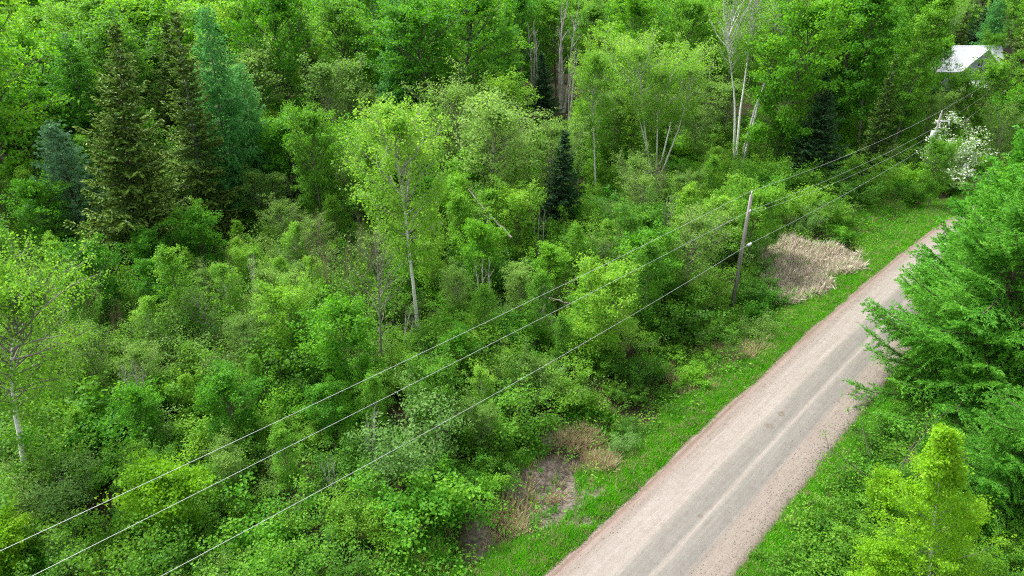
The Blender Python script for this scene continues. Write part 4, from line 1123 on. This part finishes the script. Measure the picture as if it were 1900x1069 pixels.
def near(x, y, dmin):
    cx, cy = int(x // 3), int(y // 3)
    for a in (-1, 0, 1):
        for b in (-1, 0, 1):
            for (u, v) in cells.get((cx + a, cy + b), ()):
                if (u - x) ** 2 + (v - y) ** 2 < dmin * dmin: return True
    return False
cnt = {}; tot = 0
for tries in range(16000):
    y = random.uniform(14, 104); x = random.uniform(-.85, .95) * (y + 6)
    s, o = (float(v) for v in road_so(x, y))
    if -(2.5 + 1.4 * min(max((s - 25) / 15, 0), 1)) < o < RW + 3.2: continue
    if o > RW and s < 32 and o < RW + 3.3: continue
    edge_ = min(-o if o < 0 else 99, 99)
    h = random.uniform(1.5, 4.2)
    if edge_ < 6.5: h = random.uniform(.9, 2.1)
    if o > RW: h = random.uniform(1.0, 2.4)
    dm = 1.15 + h * .27
    if y > 62: dm *= 1.2
    if near(x, y, dm): continue
    px, py, c = project(x, y, tz(x, y)); _, ty, _ = project(x, y, h * .9)
    if px < -90 or px > 1990 or ty > 1110: continue
    if any(inside(px, py, P_) or inside(px, (py + ty) / 2, P_) or inside(px, ty, P_) for P_, _ in SCR): continue
    if hides(x, y, h, 1.8, STRIP, .8) or hides(x, y, h, 1.8, SHIELD[-1:], .8): continue
    b = BUSH[RNG.choice(len(BUSH), p=bw_)]
    if cnt.get(b[1], 0) >= 290: continue
    cnt[b[1]] = cnt.get(b[1], 0) + 1; tot += 1
    cells.setdefault((int(x // 3), int(y // 3)), []).append((x, y))
    put(b[0], b[1], x, y, h, bl[b[1]][0], 'bush', bl[b[1]][1], wide=random.uniform(.95, 1.3) * (1.25 if h < 2 else 1))
lo_n = 0
for tries in range(2500):                                  # low growth on the right-hand bank
    s = random.uniform(-8, 44); o = RW + random.uniform(1.7, 6.5); x, y = (float(v) for v in road_xy(s, o))
    if near(x, y, .75): continue
    cells.setdefault((int(x // 3), int(y // 3)), []).append((x, y))
    put('low0', 'low_shrub', x, y, random.uniform(.5, 1.5), 'low leafy shrub on the bank right of the road', 'shrub', 'low shrubs on the bank right of the road', wide=random.uniform(1, 1.5)); lo_n += 1
    if lo_n >= 170: break
# the labels of look-alikes say where in the place each stands
for o_ in list(col.objects):
    if o_.parent is None and 'group' in o_ and ('thicket' in o_['group'] or 'back of the forest' in o_['group']):
        x, y = o_.location.x, o_.location.y; px, py, c = project(x, y, 0); s, o = (float(v) for v in road_so(x, y))
        if 'thicket' in o_['group']:
            if o > 0: z_ = 'behind the larches right of the road'
            elif o > -7.5: z_ = 'along the left road verge'
            elif py > 900: z_ = 'under the wires near the bottom edge'
            elif py > 700 and px < 480: z_ = 'around the big birch low on the left'
            elif py > 640: z_ = 'under the wires in the lower middle'
            elif px < 420: z_ = 'below the spruces on the left'
            elif px < 900: z_ = 'around the foot of the central birch'
            elif py > 480: z_ = 'between the snapped stump and the near pole'
            elif px < 1130: z_ = 'around the dark spire fir'
            elif px < 1340: z_ = 'below the many stemmed birch clump'
            elif px < 1560: z_ = 'between the tall white birch and the reed bed'
            else: z_ = 'between the wide dark fir and the far verge'
            base = o_['label'].split(' of the thicket')[0].split(' of the dense thicket')[0].split(' in the thicket')[0]
            o_['label'] = base + ' ' + z_; o_['group'] = o_['group'].split(' of the thicket')[0] + ' ' + z_
        else:
            z_ = ('left of the tall spruces' if px < 330 else 'between the tall spruces and the round maple' if px < 720 else 'behind the round maple and the dead snag' if px < 1120
                  else 'behind the birch clump' if px < 1500 else 'left of the house' if px < 1715 else 'around and beyond the house')
            base = o_['label'].split(' in the back of')[0].split(' crowded')[0].split(' low among')[0].split(' standing')[0].split(' showing')[0]
            o_['label'] = base + ' in the forest ' + z_; o_['group'] = o_['group'].split(' in the back')[0] + ' ' + z_
print('bushes', tot, cnt)
print('tris', sum(len(m.polygons) * 2 for m in bpy.data.meshes))
